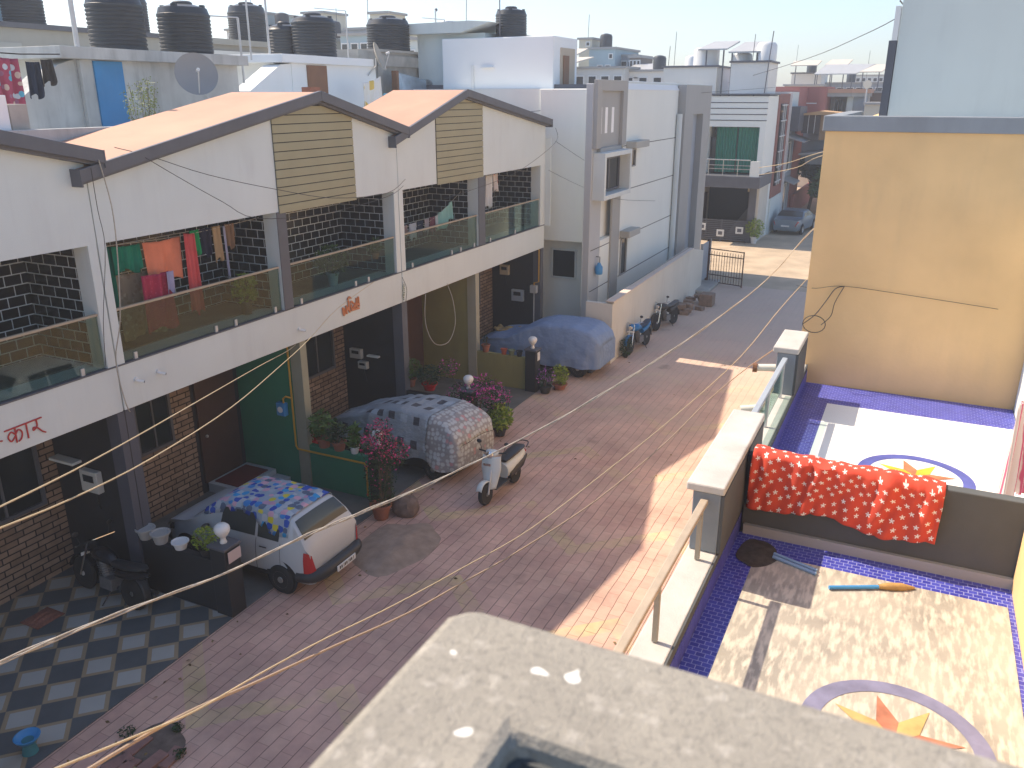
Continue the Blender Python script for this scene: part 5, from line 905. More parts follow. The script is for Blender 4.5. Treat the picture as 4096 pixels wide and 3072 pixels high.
# ---- scooters and motorcycles, built pointing along +x with the front wheel ahead
def two_wheel(t, x, r, spoke, tw=.09):
    q = Matrix.Rotation(R(90), 4, 'X'); w_ = MB().lathe([(r * .8, -tw / 2), (r * .93, -tw / 2), (r, -tw * .2), (r, tw * .2), (r * .93, tw / 2), (r * .8, tw / 2), (r * .78, 0)], (x, 0, r), 32, q).build('wheel', BLACK, t, smooth=40)
    m = MB().lathe([(r * .79, -.02), (r * .74, -.012), (r * .74, .012), (r * .79, .02)], (x, 0, r), 28, q); m.cyl((x, -.05, r), (x, .05, r), .045, n=12)
    if spoke:
        for k in range(10): a = k * math.pi / 5; m.tube([(x, .03 * (-1) ** k, r), (x + r * .75 * math.cos(a), 0, r + r * .75 * math.sin(a))], .006, 4)
    else: m.lathe([(0, -.03), (r * .74, -.02), (r * .74, .02), (0, .03)], (x, 0, r), 24, q)
    m.build('rim', STEELP, w_, smooth=30)
def loft(secs, n=16, caps=True):
    """secs: (centre, half width y, half height z) ellipses stacked along x"""
    m = MB(); v = []
    for (x, y, z), a, b in secs: v += [(x, y + a * math.cos(2 * math.pi * k / n), z + b * math.sin(2 * math.pi * k / n)) for k in range(n)]
    f = [(i * n + k, i * n + (k + 1) % n, (i + 1) * n + (k + 1) % n, (i + 1) * n + k) for i in range(len(secs) - 1) for k in range(n)]
    f += [tuple(range(n)), tuple(range((len(secs) - 1) * n, len(secs) * n))]; return m.add(v, f)
def scooter(label, mat):
    t = thing('scooter', label, 'scooter', world=False); two_wheel(t, 1.35, .235, False, .1); two_wheel(t, .12, .235, False, .1)
    def apron(u, v): z = lerp(.30, .98, v); y = (u - .5) * 2; hw = lerp(.13, .235, min(1, v * 1.7)) * (1 - .25 * max(0, v - .7)); return (1.16 - .20 * v + .10 * (1 - y * y) - .02 * math.cos(v * 3), y * hw, z)
    MB().grid(apron, 16, 16).build('front_apron', mat, t, smooth=80, solid=.03)
    MB().grid(lambda u, v: (lerp(1.18, 1.60, u) , (v - .5) * lerp(.15, .13, u), .235 + .285 * math.sin(lerp(.35, 1.0, 1 - abs(2 * u - 1) ** 1.5) * math.pi / 2) + .02 * math.sin(math.pi * v)), 14, 6).build('front_fender', mat, t, smooth=80, solid=.015)
    MB().tube([(1.35, .07, .235), (1.2, .06, .6), (1.02, 0, .95)], .022).build('front_fork', STEELP, t)
    hb = loft([((1.08, 0, 1.02), .05, .05), ((1.03, 0, 1.03), .12, .08), ((.95, 0, 1.04), .17, .07), ((.86, 0, 1.03), .08, .04)]).build('handlebar_cover', mat, t, smooth=60)
    MB().lathe([(0, .035), (.05, .03), (.08, 0), (.085, -.03)], (1.10, 0, 1.02), 20, Matrix.Rotation(R(90), 4, 'Y')).build('headlight', CHROME, t, smooth=50)
    hb = MB().tube([(.93, -.34, 1.05), (.95, -.2, 1.04), (.97, 0, 1.02), (.95, .2, 1.04), (.93, .34, 1.05)], .018, 8, 3).build('handlebar', BLKPL, t)
    for s_ in (1, -1): MB().tube([(.95, s_ * .26, 1.05), (.93, s_ * .32, 1.2)], .007).ball((.92, s_ * .34, 1.24), (.02, .065, .045)).build('mirror', BLKPL, t, smooth=50)
    MB().box(.55, 1.15, -.16, .16, .26, .30).build('floorboard', BLKPL, t, bevel=.02)
    loft([((-.30, 0, .66), .04, .04), ((-.22, 0, .62), .12, .12), ((0, 0, .56), .175, .17), ((.25, 0, .52), .19, .19), ((.45, 0, .50), .17, .19), ((.58, 0, .45), .13, .17)]).build('rear_body', mat, t, smooth=60)
    for s_ in (1, -1): loft([((-.25, s_ * .13, .55), .02, .03), ((0, s_ * .17, .48), .035, .09), ((.3, s_ * .185, .44), .03, .09), ((.52, s_ * .15, .38), .02, .04)]).build('side_trim', BLKPL, t, smooth=60)
    loft([((-.28, 0, .76), .08, .02), ((-.18, 0, .77), .14, .05), ((.1, 0, .76), .16, .06), ((.35, 0, .73), .15, .05), ((.55, 0, .68), .08, .03)]).build('seat', BLKPL, t, smooth=60)
    MB().tube([(-.18, .17, .76), (-.38, .12, .80), (-.42, 0, .81), (-.38, -.12, .80), (-.18, -.17, .76)], .014, 6, 3).build('grab_rail', BLKPL, t)
    MB().ball((-.31, 0, .62), (.03, .09, .05)).build('tail_light', RED, t, smooth=60); MB().cyl((-.1, -.19, .25), (.4, -.17, .26), .05, .035).build('exhaust', STEELP, t); MB().box(1.20, 1.215, -.09, .09, .82, .88).build('front_emblem', CHROME, t, bevel=.01); return t
sc = scooter('white scooter with a black seat parked facing the camera on the brick road', paint('white_scooter_paint', (.66, .70, .68), .3, .04, 2, 0, bump=0)); sc.location = (-7.24, 15.35, .012); sc.rotation_euler = (R(4), 0, R(-94))
ENG = paint('engine_alloy', (.20, .20, .205), .45, .2, 8, metal=.4)
def motorcycle(label, accent, seatc=BLKPL, dusty=None):
    t = thing('motorcycle', label, 'motorcycle', world=False); two_wheel(t, 1.3, .30, True, .08); two_wheel(t, 0, .30, True, .1); fr = dusty or BLKPL
    for s_ in (1, -1): MB().tube([(1.3, s_ * .08, .30), (1.12, s_ * .08, .75), (1.04, s_ * .08, .95)], .02).build('front_fork', CHROME, t)
    MB().grid(lambda u, v: (1.3 + .345 * math.cos(lerp(.15, 2.5, u)), (v - .5) * .12, .30 + .345 * math.sin(lerp(.15, 2.5, u))), 14, 4).build('front_fender', accent, t, smooth=80, solid=.012)
    MB().grid(lambda u, v: (.36 * math.cos(lerp(1.3, 3.2, u)), (v - .5) * .14, .30 + .36 * math.sin(lerp(1.3, 3.2, u))), 12, 4).build('rear_fender', fr, t, smooth=80, solid=.012)
    loft([((.42, 0, .72), .08, .06), ((.6, 0, .78), .13, .11), ((.8, 0, .80), .15, .13), ((.97, 0, .79), .10, .09), ((1.02, 0, .78), .04, .05)]).build('fuel_tank', accent, t, smooth=60)
    loft([((-.36, 0, .84), .05, .02), ((-.25, 0, .83), .11, .05), ((.1, 0, .76), .13, .06), ((.42, 0, .74), .10, .05), ((.5, 0, .76), .06, .03)]).build('seat', seatc, t, smooth=60)
    loft([((-.42, 0, .74), .03, .03), ((-.3, 0, .70), .08, .07), ((.0, 0, .62), .11, .09), ((.35, 0, .58), .10, .08)]).build('side_panel', accent, t, smooth=60)
    MB().tube([(1.05, 0, .9), (.9, 0, .62), (.75, 0, .3), (.35, 0, .28), (.2, 0, .5), (-.3, 0, .74)], .028, 8, 3).build('frame', fr, t)
    e = MB().box(.42, .74, -.12, .12, .24, .46); e.cyl((.66, 0, .42), (.76, 0, .68), .09, .08); [e.cyl((.66 + .1 * k / 6, 0, .44 + .22 * k / 6), (.665 + .1 * k / 6, 0, .455 + .22 * k / 6), .115, n=14) for k in range(6)]; e.build('engine', ENG, t, bevel=.01)
    MB().tube([(.78, -.1, .5), (.7, -.14, .24), (.2, -.16, .22), (-.35, -.17, .32)], [.02, .03, .04, .045], 8, 3).build('exhaust', CHROME, t)
    MB().tube([(.92, -.36, 1.03), (.98, -.2, 1.0), (1.04, 0, .97), (.98, .2, 1.0), (.92, .36, 1.03)], .014, 8, 3).build('handlebar', CHROME, t)
    for s_ in (1, -1): MB().tube([(.96, s_ * .26, 1.03), (.98, s_ * .3, 1.18)], .006).ball((.98, s_ * .32, 1.22), (.02, .06, .045)).build('mirror', BLKPL, t, smooth=50)
    loft([((1.18, 0, .86), .07, .07), ((1.1, 0, .87), .10, .11), ((1.0, 0, .90), .07, .08)]).build('headlight_cowl', accent, t, smooth=60); MB().lathe([(0, .02), (.06, .012), (.075, 0)], (1.18, 0, .86), 16, Matrix.Rotation(R(90), 4, 'Y')).build('headlight', CHROME, t)
    MB().box(1.16, 1.17, -.13, .13, .70, .76).build('number_plate', WPL, t); MB().tube([(.45, .1, .26), (.5, .26, .02)], .012).build('side_stand', BLKPL, t); return t
BLA = paint('motorcycle_blue', (.015, .16, .42), .35, .06, bump=0); DUS = paint('dusty_black_paint', (.05, .048, .045), .6, .3, 5)
m_ = motorcycle('blue and black motorcycle against the cream wall behind the blue covered car', BLA, paint('navy_seat', (.02, .035, .07), .6)); m_.location = (-7.82, 27.0, .01); m_.rotation_euler = (R(5), 0, R(-97)); m_['group'] = 'motorcycles along the cream wall'
m_ = motorcycle('dusty black motorcycle with a muddy front wheel beside the pile of bricks', DUS, paint('grey_seat', (.08, .085, .09), .6), DUS); m_.location = (-7.72, 30.2, .01); m_.rotation_euler = (R(5), 0, R(-103)); m_['group'] = 'motorcycles along the cream wall'
m_ = motorcycle('dark motorcycle in deep shade on the checker tiled porch at the left', paint('gloss_black_paint', (.02, .02, .025), .25, .05, bump=0)); m_.location = (-10.9, 8.05, .03); m_.rotation_euler = (R(5), 0, R(176))  # plain glossy black bike paint
# ------------------------------------------------------------ plants
def leaves(c, rad, n, size, seed, flat=.6, droop=0):
    rnd = random.Random(seed); m = MB(); c = Vector(c)
    for i in range(n):
        while True:
            d = Vector((rnd.uniform(-1, 1), rnd.uniform(-1, 1), rnd.uniform(-1, 1)))
            if d.length < 1 and d.length > .25 and noise.noise(d * 2.2 + Vector((seed, 0, 0))) > -.12: break
        p = c + Vector((d.x * rad[0], d.y * rad[1], d.z * rad[2])); s_ = size * rnd.uniform(.6, 1.3)
        a = Vector((rnd.gauss(0, 1), rnd.gauss(0, 1), rnd.gauss(0, .6))).normalized(); b = a.cross(Vector((rnd.gauss(0, 1), rnd.gauss(0, 1), rnd.gauss(0, 1)))).normalized()
        m.add([p - a * s_, p - b * s_ * flat * .5, p + a * s_, p + b * s_ * flat * .5 + Vector((0, 0, -.2 * s_))], [(0, 1, 2, 3)])
    return m
def pot(t, c, r, h, mat=TERRA):
    p = MB().lathe([(r * .65, 0), (r * .9, h * .85), (r * 1.05, h * .86), (r * 1.05, h), (r * .9, h), (r * .85, h * .9), (0, h * .88)], c, 20).build('pot', mat, t, smooth=40); return p
def potted(label, c, r, h, rad, n, size, mat, seed, pm=TERRA, fl=None, group='potted plants', stems=3):
    t = thing('potted_plant', label, 'potted plant', c, group); pot(t, c, r, h, pm); cc = (c[0], c[1], c[2] + h + rad[2] * .8); rnd = random.Random(seed)
    m = MB()
    for k in range(stems): a = rnd.uniform(0, 6.3); m.tube([(c[0], c[1], c[2] + h * .8), (c[0] + .3 * rad[0] * math.cos(a), c[1] + .3 * rad[1] * math.sin(a), c[2] + h + rad[2] * .5), (c[0] + .6 * rad[0] * math.cos(a), c[1] + .6 * rad[1] * math.sin(a), c[2] + h + rad[2] * 1.1)], [.014, .01, .005], 5)
    m.build('stem', BARK, t); leaves(cc, rad, int(n * 1.5), size * .8, seed).build('foliage', mat, t)
    if fl: leaves((cc[0], cc[1], cc[2] + rad[2] * .2), (rad[0] * 1.05, rad[1] * 1.05, rad[2] * 1.0), int(n * .25), size * .8, seed + 1, 1.2).build('blossom', fl, t)
    return t
def bush(label, base, parts, fl, seed, lm=LEAFD, potr=.22):
    t = thing('flowering_bush', label, 'bush', base, 'flowering bushes by the gate posts'); pot(t, base, potr, .32); m = MB(); F = MB(); L = MB()
    for i, (dx, dy, dz, rx, rz, nl, nf) in enumerate(parts):
        c = (base[0] + dx, base[1] + dy, base[2] + dz); m.tube([(base[0], base[1], .25), (base[0] + dx * .4, base[1] + dy * .4, dz * .6), c], [.028, .018, .008], 6, 1)
        a = leaves(c, (rx, rx, rz), int(nl * 1.9), .034, seed + i); L.add(a.v, a.f); b = leaves((c[0], c[1], c[2] + rz * .25), (rx * 1.08, rx * 1.08, rz * 1.0), int(nf * 1.5), .024, seed + 20 + i, 1.3); F.add(b.v, b.f)
    m.build('stem', BARK, t); L.build('foliage', lm, t); F.build('blossom', fl, t); return t
bush('tall crimson flowering bush in a red pot at the end of the green low wall', (-9.0, 12.55, .02), [(-.05, .1, 1.55, .38, .38, 380, 210), (.1, .35, 1.3, .35, .3, 320, 170), (-.1, .2, .9, .35, .4, 380, 30), (0, .05, .5, .3, .3, 260, 8), (-.2, .5, 1.75, .2, .22, 90, 60)], REDF, 31)
bush('wide purple pink flowering bush behind the checked covered car', (-9.25, 17.15, .02), [(.1, .25, 1.15, .45, .38, 450, 260), (.3, .55, .9, .38, .34, 330, 160), (-.3, -.1, 1.1, .4, .35, 330, 80), (.0, .1, .55, .42, .35, 430, 30), (-.9, .2, 1.65, .3, .25, 160, 45)], PINKF, 47)
potted('leafy green potted plant on the low wall next to the olive wall', (-11.3, 17.4, 1.0), .15, .22, (.32, .32, .3), 520, .05, LEAF, 3); potted('dark leafed plant in a red planter on the low wall', (-10.7, 17.35, 1.0), .2, .18, (.34, .28, .28), 420, .055, LEAFD, 4, RED)
potted('bright yellow green grass plant at the back corner of the pebbled car cover', (-8.75, 17.5, .02), .18, .22, (.34, .34, .36), 600, .09, LEAFY, 5, BLKPL)
potted('shrub with violet flowers at the foot of the olive wall post', (-9.0, 20.95, .02), .2, .22, (.26, .3, .30), 420, .04, LEAFD, 6, BLKPL, PURPF); potted('fern green potted plant in a wide dish beside the blue covered car', (-8.75, 21.45, .02), .22, .16, (.26, .26, .34), 520, .05, LEAFY, 7)
potted('small terracotta pot plant on the olive low wall', (-10.95, 20.99, 1.0), .13, .22, (.1, .1, .2), 90, .03, LEAFD, 8); 
for i, (x, c_, lb) in enumerate([(-10.35, (.40, .08, .03), 'orange red small pot on the olive low wall'), (-10.1, (.2, .22, .12), 'moss green small pot on the olive low wall'), (-9.85, (.03, .03, .03), 'black small pot on the olive low wall')]):
    t = thing('small_pot', lb, 'pot', (x, 20.99, 1), 'small empty pots on the olive wall'); pot(t, (x, 20.99, 1.0), .1, .17, paint('pot_%d' % i, c_, .8))
potted('broad leafed plant in a terracotta pot on the green low wall', (-10.85, 13.19, 1.0), .17, .22, (.32, .28, .34), 130, .13, LEAF, 9); potted('dark broad leafed plant in a terracotta pot second on the green wall', (-10.45, 13.19, 1.0), .16, .2, (.24, .24, .24), 70, .11, LEAFD, 10); potted('red leafed plant at the column end of the green low wall', (-11.3, 13.4, .75), .18, .3, (.25, .22, .18), 90, .09, leafmat('red_leaves', (.2, .02, .02), (.3, .05, .03)), 12, RED)
potted('slender upright snake plant in a white pot on the green low wall', (-10.05, 13.19, 1.0), .11, .16, (.1, .1, .3), 40, .2, LEAF, 13, WPL)
potted('yellow green trailing plant by the globe lamp at the silver hatchback', (-9.8, 8.72, 1.0), .13, .14, (.26, .2, .2), 300, .045, LEAFY, 14, BLKPL); 
for i, (x, lb) in enumerate([(-11.15, 'square grey pot first on the near black low wall'), (-10.8, 'round grey pot second on the near black low wall'), (-10.35, 'white bowl shaped pot third on the near black low wall')]):
    t = thing('grey_pot', lb, 'pot', (x, 8.68, 1), 'grey pots on the near low wall'); pot(t, (x, 8.68, 1.0), .16 - .02 * (i == 2), .2 - .06 * (i == 2), [GREY, GREY, WPL][i])
potted('green cactus in a brown pot in front of the tall white house', (-9.3, 25.4, .6), .14, .22, (.12, .16, .22), 60, .11, LEAF, 15); potted('low plant in a grey pot right of the cactus', (-9.0, 25.7, .6), .13, .2, (.14, .14, .12), 120, .05, LEAF, 16, GREY); potted('white bowl plant left of the cactus', (-9.9, 25.5, .62), .2, .08, (.16, .16, .05), 80, .04, LEAFD, 17, WPL)
tag(MB().box(-10.9, -8.5, 25.1, 26.0, 0, .6).build('planter_wall', GRIME, bevel=.02), 'low grimy planter wall between the blue covered car and the white house', 'wall')
tag(MB().box(-8.85, -8.5, 24.9, 25.3, .602, .95).build('black_tub', BLKPL, bevel=.03), 'black square tub at the near end of the cream compound wall', 'tub')
potted('bright yellow green bush in a white pot beside the slatted gate', (-8.35, 50.0, 0), .22, .4, (.55, .5, .6), 700, .09, LEAFY, 18, WPL); potted('weedy green plant at the foot of the cream wall by the blue motorcycle', (-8.0, 25.3, 0), .1, .1, (.22, .3, .35), 300, .05, LEAFD, 19, BLKPL)
def tree(label, base, h, parts, lm, seed, size=.2, tr=.12, cat='tree', name='tree'):
    t = thing(name, label, cat, base); m = MB(); b = Vector(base); L = MB(); rnd = random.Random(seed)
    m.tube([b, b + Vector((.05 * h, 0, h * .4)), b + Vector((0, .03 * h, h * .75))], [tr, tr * .8, tr * .4], 8)
    for i, (dx, dy, dz, r_, n) in enumerate(parts):
        c = b + Vector((dx, dy, dz)); m.tube([b + Vector((.03 * h, 0, h * .45)), b + Vector((dx * .5, dy * .5, lerp(h * .45, dz, .6))), c], [tr * .5, tr * .3, tr * .1], 6); a = leaves(c, (r_, r_, r_ * .8), n, size, seed + i); L.add(a.v, a.f)
    m.build('trunk', BARK, t, smooth=50); L.build('crown', lm, t); return t
tree('dark green tree over the red boundary wall in the far side street', (-7.3, 66, 0), 4.5, [(0, 0, 3.2, 1.1, 900), (.7, .8, 2.6, 1.0, 600), (1.0, -.6, 3.4, 1.0, 600), (.2, 1.5, 4.0, 1.0, 500), (.9, -1.4, 2.2, .9, 420)], LEAFD, 61, .22); tree('lighter green bush at the edge of the ochre block in the far side street', (-5.9, 62, 0), 3.2, [(0, 0, 2.9, .9, 500), (.5, .5, 2.3, .8, 350), (-.4, -.4, 2.1, .7, 300)], LEAF, 66, .22)
for k, (x, lb) in enumerate([(-62, 'dark distant tree clump left of the skyline houses'), (-3, 'dark distant tree under the far sheet canopy'), (2.5, 'dark distant tree at the right end of the skyline')]): tree(lb, (x, 112 + k * 4, 0), 8, [(0, 0, 6.4, 2.4, 420), (2, 1, 5.6, 2, 300), (-2, 0, 5.4, 2, 300)], LEAFD, 80 + k, .6)
# wispy yellow green shrub on the terrace in front of the grimy wall
t = thing('wispy_shrub', 'wispy yellow green shrub growing in front of the grimy wall', 'shrub', (-14.6, 13.0, 7)); m = MB(); rnd = random.Random(5); L = MB()
for k in range(16):
    a = rnd.uniform(-1, 1); e = Vector((-14.6 + rnd.uniform(-.15, .15), 12.95 + a * .42, 8.2 + rnd.uniform(-.1, .45) - abs(a) * .2)); b = Vector((-14.6, 12.95, 7.1)); mid = b.lerp(e, .5) + Vector((0, a * .08, -.05)); m.tube([b, mid, e], [.012, .008, .003], 4, 3)
    for q in range(38): p = mid.lerp(e, rnd.random() ** .7) + Vector((rnd.gauss(0, .04), rnd.gauss(0, .05), rnd.gauss(0, .04))); s_ = .022; d = Vector((rnd.gauss(0, 1), rnd.gauss(0, 1), rnd.gauss(0, 1))).normalized() * s_; f_ = d.orthogonal().normalized() * s_ * .5; L.add([p - d, p - f_, p + d, p + f_], [(0, 1, 2, 3)])
m.build('stems', BARK, t); L.build('foliage', leafmat('wispy_leaves', (.14, .19, .03), (.24, .28, .06)), t)
# ------------------------------------------------------------ small things on the ground
random.seed(9)
for i in range(14):
    x, y = -7.75 + random.uniform(-.4, .45), 32.6 + random.uniform(-.9, 1.6); z = random.choice([0, .1, .2]); o = MB().box(x - .17, x + .17, y - .13, y + .13, z, z + .14 + random.random() * .06, rz=random.uniform(-.5, .5)).build('concrete_block', paint('block_brown', (.26, .19, .145), .9, .25, 6, bump=.5) if i == 0 else bpy.data.materials['block_brown'], bevel=.02)
    tag(o, 'brown dusty block in the heap beyond the dusty black motorcycle, ' + ['lowest', 'middle', 'top'][int(z * 10 + .5)] + ' layer', 'block', 'blocks heaped by the cream wall')
tag(MB().box(-7.55, -7.0, 33.4, 34.0, 0, .5).build('wooden_crate', bpy.data.materials['block_brown'], bevel=.03), 'largest brown crate at the far end of the block heap', 'crate')
def rock(label, c, s_, mat, name='stone', cat='stone'):
    m = MB().ball((0, 0, 0), 1, 14, 10); m.v = [tuple(Vector((p[0] * s_[0], p[1] * s_[1], p[2] * s_[2])) * (1 + .25 * noise.noise(Vector(p) * 1.7 + Vector(c))) + Vector(c)) for p in m.v]; return tag(m.build(name, mat, smooth=30), label, cat)
rock('rough brown stone lump beside the red pot of the crimson bush', (-8.68, 12.95, .16), (.3, .26, .24), paint('brown_rubble', (.20, .14, .11), .95, .3, 8, bump=.8, fine=18), 'rubble_lump')
def heap(c, r, h, seed, n=30): 
    def fn(u, v): a = 2 * math.pi * u; rr = r * v * (1 + .25 * noise.noise(Vector((math.cos(a) * 1.5, math.sin(a) * 1.5, seed)))); return (c[0] + rr * math.cos(a), c[1] + rr * 1.3 * math.sin(a), .012 + h * (1 - v * v) ** 1.5 * (1 + .3 * noise.noise(Vector((rr * 3 * math.cos(a), rr * 3 * math.sin(a), seed)))))
    return MB().grid(fn, n, 8)
tag(heap((-8.1, 11.75), .75, .10, 3).build('sand_patch', paint('brown_sand', (.36, .265, .20), .95, .2, 5, bump=.6), smooth=60), 'patch of brown sand spilled on the road behind the silver hatchback', 'sand')['kind'] = 'stuff'
t = thing('blue_basin', 'bright blue plastic basin on a stand at the corner of the checker porch', 'basin', (-9.52, 5.15, 0)); MB().lathe([(.10, .20), (.145, .25), (.16, .28), (.15, .28), (.13, .25), (.08, .215), (0, .21)], (-9.52, 5.15, 0), 28).build('bowl', BLPL, t, smooth=50, solid=.006); MB().lathe([(.10, 0), (.08, .1), (.075, .20)], (-9.52, 5.15, .02), 20).build('stand', paint('teal_plastic', (.04, .2, .25), .5), t, smooth=40)
tag(MB().grid(lambda u, v: (-12.3 + .45 * u, 6.95 + .5 * v, .03 + .07 * math.sin(u * 3.1) * math.sin(v * 3.1) * (1 + .6 * math.sin(u * 30) * .3)), 24, 16).build('coir_mat', paint('coir_brown', (.26, .11, .075), .95, .3, 30, bump=.8), smooth=60), 'crumpled brown coir mat near the stone wall at the left edge', 'mat')
t = thing('dark_pole', 'dark post at the very left edge of the checker porch', 'post', (-9.45, 4.4, 0)); MB().box(-9.65, -9.26, 4.3, 4.62, 0, 1.35).build('shaft', BLACKW, t); MB().box(-9.67, -9.24, 4.28, 4.64, 1.35, 1.4).build('cap', TRIM, t)
# broken pavers and weeds at the lower left
struct(heap((-8.15, 5.75), .46, .006, 8).build('bare_soil', paint('dark_soil', (.16, .12, .095), .95, .3, 6, bump=.6), smooth=60))
random.seed(21); PV = paint('loose_paver', (.27, .15, .125), .9, .2, 6); PVT = paint('loose_tan_paver', (.34, .27, .14), .9, .2, 6)
for i in range(9):
    x, y = -8.1 + random.uniform(-.34, .34), 5.72 + random.uniform(-.42, .36); tag(MB().box(x - .09, x + .09, y - .18, y + .18, .012, .05 + .015 * (i % 3), rz=random.uniform(-.35, .2)).build('loose_paver', PVT if i == 4 else PV, bevel=.008), 'loose tilted red paver in the broken patch at the lower left' if i != 4 else 'loose tan paver in the broken patch at the lower left', 'paver', 'loose pavers in the broken patch')
for i, (x, y, r_) in enumerate([(-8.65, 5.95, .12), (-7.7, 5.95, .1), (-8.1, 6.3, .09)]): tag(leaves((x, y, .05), (r_, r_, .05), 90, .03, 90 + i).build('weeds', LEAFD), 'small clump of weeds in the road joint', 'weeds', 'weeds in the road joints')['kind'] = 'stuff'
# ------------------------------------------------------------ cables
def twisted(name, label, pts, r, mat):
    P = [Vector(p) for p in pts]; m = MB()
    for k in range(3):
        Q = []; N = len(P) - 1
        for i in range(N * 14 + 1):
            s_ = i / 14; j = min(int(s_), N - 1); t_ = s_ - j; a, b, c_, d = P[max(j - 1, 0)], P[j], P[j + 1], P[min(j + 2, N)]
            p = .5 * ((2 * b) + (c_ - a) * t_ + (2 * a - 5 * b + 4 * c_ - d) * t_ * t_ + (3 * b - a - 3 * c_ + d) * t_ ** 3); an = s_ * 5.0 + k * 2.09; fr = 1 + .8 * math.sin(s_ * 1.7 + k); Q.append(p + Vector((math.cos(an), 0, math.sin(an))) * r * .55 * fr)
        m.tube(Q, r * .48, 6)
    return tag(m.build(name, mat, smooth=80), label, 'wire')
THK = [(-4.68, 2.37, 4.93), (-4.56, 3.1, 4.86), (-4.45, 4.03, 4.7), (-4.38, 4.74, 4.63), (-4.28, 5.57, 4.53), (-4.09, 6.68, 4.43), (-3.86, 7.95, 4.38), (-3.56, 9.73, 4.36), (-3.2, 11.69, 4.44), (-2.8, 14.29, 4.58), (-2.46, 16.88, 4.78), (-2.11, 20.17, 5.26), (-1.4, 24.5, 5.9)]
twisted('overhead_cable', 'thickest twisted overhead cable crossing the whole photo above the scooter', THK, .013, TWIST)
rope('overhead_cable', 'yellowish cord crossing the doors at the left, upper of the pair', [(-4.31, 2.39, 6.06), (-4.89, 3.3, 5.8), (-5.63, 4.47, 5.5), (-6.63, 6.2, 5.13), (-7.89, 8.35, 4.66), (-9.35, 10.59, 4.07), (-11.15, 12.9, 3.34)], .0055, CORD, group='overhead cables')
rope('overhead_cable', 'yellowish cord crossing the doors at the left, lower of the pair', [(-4.29, 2.36, 5.96), (-4.69, 3.13, 5.72), (-5.19, 4.21, 5.48), (-6.1, 5.99, 5.15), (-7.06, 7.79, 4.91), (-8.29, 9.89, 4.58), (-9.6, 12.4, 4.4), (-11.15, 15.8, 4.1)], .0055, CORD, group='overhead cables')
rope('overhead_cable', 'thin sagging cord over the road, left one of the lower pair', [(-2.7, 1.52, 5.74), (-2.79, 1.97, 5.51), (-2.93, 2.39, 5.26), (-3.17, 3.08, 4.91), (-3.42, 3.97, 4.49), (-3.5, 4.98, 4.14), (-3.5, 6.26, 3.82), (-3.41, 7.62, 3.58), (-3.16, 9.61, 3.55), (-2.88, 11.52, 3.6), (-2.41, 14.21, 3.89), (-2.13, 17.41, 4.23), (-1.4, 22, 5)], .0055, CORD, group='overhead cables')
rope('overhead_cable', 'brown sagging cable over the road, right one of the lower pair', [(-2.58, 1.57, 5.74), (-2.83, 2.04, 5.44), (-2.98, 2.47, 5.21), (-3.29, 3.19, 4.74), (-3.35, 3.99, 4.44), (-3.38, 5.01, 4.08), (-3.43, 6.04, 3.77), (-3.36, 7.16, 3.54), (-3.09, 8.89, 3.42), (-2.69, 10.57, 3.63), (-2.44, 11.94, 3.83), (-2.08, 13.26, 4.05), (-1.5, 14.9, 4.3)], .0085, paint('brown_cord', (.40, .29, .20), .8, bump=0), group='overhead cables')
rope('sky_wire', 'thin wire against the sky from the blue stair room to the curtain house', [(-11.84, 55.65, 8.9), (-5.57, 42.55, 9.75), (-2.53, 32.4, 10.08), (-1.0, 23.72, 10.03), (-.78, 17.2, 9.75)], .012, CABLE)
rope('facade_wire', 'dark wire running across the tall white house near its top', [(-12.25, 25.62, 7.65), (-11.08, 29.77, 7.84), (-10.25, 33.79, 8.09), (-9.6, 37.53, 8.25), (-8, 50, 8.6)], .008, CABLE)
rope('far_wire', 'upper far wire in front of the brown side house', [(-8.2, 48.63, 4.41), (-6.25, 45.08, 4.96), (-4.39, 41.56, 5.71), (-1.35, 33, 6.8)], .014, CORD, group='far wires'); rope('far_wire', 'lower far wire in front of the brown side house', [(-8.14, 48.51, 4.03), (-5.8, 45.21, 4.74), (-4.37, 41.51, 5.55), (-1.35, 33, 6.6)], .014, CORD, group='far wires')
rope('facade_wire', 'upper loose wire sagging across the middle gable', [(-11.12, 9.2, 7.45), (-11.05, 9.8, 7.28), (-10.68, 10.59, 6.95), (-10.31, 11.82, 6.61), (-10.15, 13.19, 6.33), (-10.05, 14.86, 6.26), (-11.15, 17.3, 6.3)], .006, CABLE, group='loose facade wires'); rope('facade_wire', 'lower loose wire sagging across the middle gable', [(-11.0, 9.6, 7.3), (-10.72, 9.99, 6.96), (-10.41, 10.56, 6.53), (-10.21, 11.12, 6.2), (-10.02, 12.7, 6.1), (-10.04, 14.84, 6.19), (-11.15, 17.2, 6.15)], .006, CABLE, group='loose facade wires')
rope('drop_cable', 'grey drop cable hanging from the near roof valley past the laundry', [(-10.95, 8.75, 7.3), (-10.95, 8.85, 6.6), (-11.0, 8.85, 5.79), (-11.0, 8.72, 4.87), (-11.12, 8.62, 4.22), (-11.1, 8.65, 3.56), (-11.15, 8.75, 3.3)], .009, TWIST)
rope('drop_cable', 'thin dark drop cable left of the grey one at the near roof valley', [(-10.95, 8.6, 7.2), (-10.95, 8.6, 6.6), (-11.05, 8.7, 6.0), (-11.1, 8.5, 4.9), (-11.15, 8.45, 4.15)], .005, CABLE)
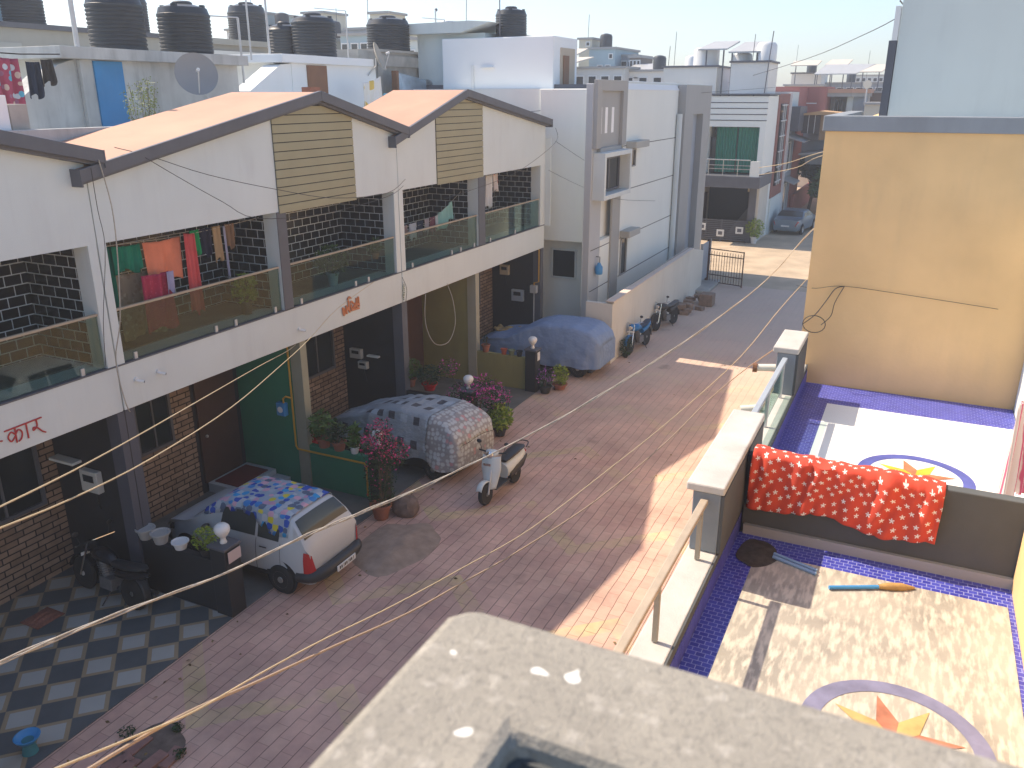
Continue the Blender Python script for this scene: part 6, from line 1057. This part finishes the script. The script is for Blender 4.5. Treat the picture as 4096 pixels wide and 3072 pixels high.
for k, (pp_, lb) in enumerate([([(-10.9, 25.93, 7.2), (-10.85, 25.9, 6.79), (-10.63, 23.52, 6.3), (-10.41, 21.18, 6.03), (-10.28, 17.64, 5.84)], 'wire from the far eave slanting down across the far balconies'), ([(-10.9, 25.93, 6.79), (-10.18, 26.63, 6.18), (-9.9, 28.16, 5.66)], 'wire from the far eave down to the window surround of the tall white house'),
    ([(-10.76, 25.08, 5.94), (-10.2, 26.31, 5.39), (-9.55, 28.23, 4.78), (-9.5, 33, 4.2)], 'wire crossing the side of the tall white house below the window surround'), ([(-11.1, 16.9, 4.0), (-11.05, 17.0, 3.7), (-11.08, 16.98, 3.35)], 'stub of cable hanging at the band joint near the middle houses')]): rope('thin_wire', lb, pp_, .006, CABLE, group='thin wires near the far eave')
rope('hanging_loop', 'pale cable loop hanging in front of the olive porch', [(-11.1, 17.95, 3.35), (-11.1, 17.9, 2.6), (-11.0, 18.15, 2.0), (-10.9, 18.7, 1.9), (-10.9, 19.1, 2.3), (-11.0, 19.2, 2.9), (-11.15, 19.15, 3.4)], .009, ROPE, 'cable')
t = thing('cable_coil', 'coiled black cable tied to a nail on the left of the ochre wall', 'cable', (-1.05, 12.85, 5.2)); MB().tube([(-1.30 + .16 + .16 * math.cos(a), 12.75, 4.98 + .13 * math.sin(a)) for a in [k * .35 for k in range(38)]], .006, 5).build('coil', CABLE, t)
MB().tube([(-1.32, 12.9, 4.92), (-1.15, 12.85, 5.1), (-1.02, 12.9, 5.32), (-.92, 12.93, 5.5), (-.80, 12.93, 5.55)], .007, 5, 4).tube([(-.80, 12.93, 5.55), (-.9, 12.9, 5.3), (-.93, 12.88, 5.1), (-1.05, 12.86, 4.95)], .006, 5, 4).tube([(-1.5, 13.2, 5.44), (-1.2, 12.93, 5.48), (-.80, 12.93, 5.55), (.1, 12.93, 5.5), (1.2, 12.93, 5.42)], .0035, 5, 4).build('strand', CABLE, t)
# leafless moss strand on the band joint
tag(leaves((-11.17, 17.05, 3.6), (.02, .05, .25), 120, .02, 77).build('creeper', LEAF), 'thin green creeper growing down the band joint', 'plant')
tag(leaves((-10.9, 15.2, 4.6), (.1, .5, .4), 10, .01, 5).build('fern', LEAF), 'green fern behind the glass of the second balcony', 'plant') if 0 else None
potted('bushy green plant in a pale blue pot behind the second balcony glass', (-11.75, 15.05, 4.1), .14, .3, (.4, .5, .35), 650, .06, LEAF, 40, paint('pale_blue_pot', (.3, .42, .5), .5)); potted('yellow green leafy plant in the corner behind the near balcony glass', (-11.7, 12.2, 4.1), .14, .25, (.22, .3, .32), 260, .08, LEAFY, 41, BLKPL); potted('small green plant hanging over the rail at the right of the second balcony', (-11.5, 16.4, 4.5), .1, .15, (.15, .3, .2), 160, .05, LEAF, 42)

rnd = random.Random(77); m = MB()
for i in range(150):
    x, y = rnd.uniform(-9.1, -3.1), rnd.uniform(5, 36) ; 
    if rnd.random() < .6: x = -9.15 + abs(rnd.gauss(0, .5))
    a = rnd.uniform(0, 6.3); s_ = rnd.uniform(.02, .045); m.add([(x + s_ * math.cos(a), y + s_ * math.sin(a), .020), (x - s_ * .5 * math.sin(a), y + s_ * .5 * math.cos(a), .035), (x - s_ * math.cos(a), y - s_ * math.sin(a), .022), (x + s_ * .5 * math.sin(a), y - s_ * .5 * math.cos(a), .020)], [(0, 1, 2, 3)])
tag(m.build('dry_leaves', leafmat('dry_leaf', (.12, .07, .03), (.28, .20, .08))), 'scattered dry leaves along the road edge', 'leaves')['kind'] = 'stuff'
tag(heap((-.93, 7.40), .20, .018, 5).build('dirt_heap', paint('dark_debris', (.07, .06, .05), .95, .4, 14, bump=.8), smooth=60), 'dark dirt heap in the corner of the worn near terrace', 'dirt')['kind'] = 'stuff'
bpy.data.objects['dirt_heap'].location.z = 3.995
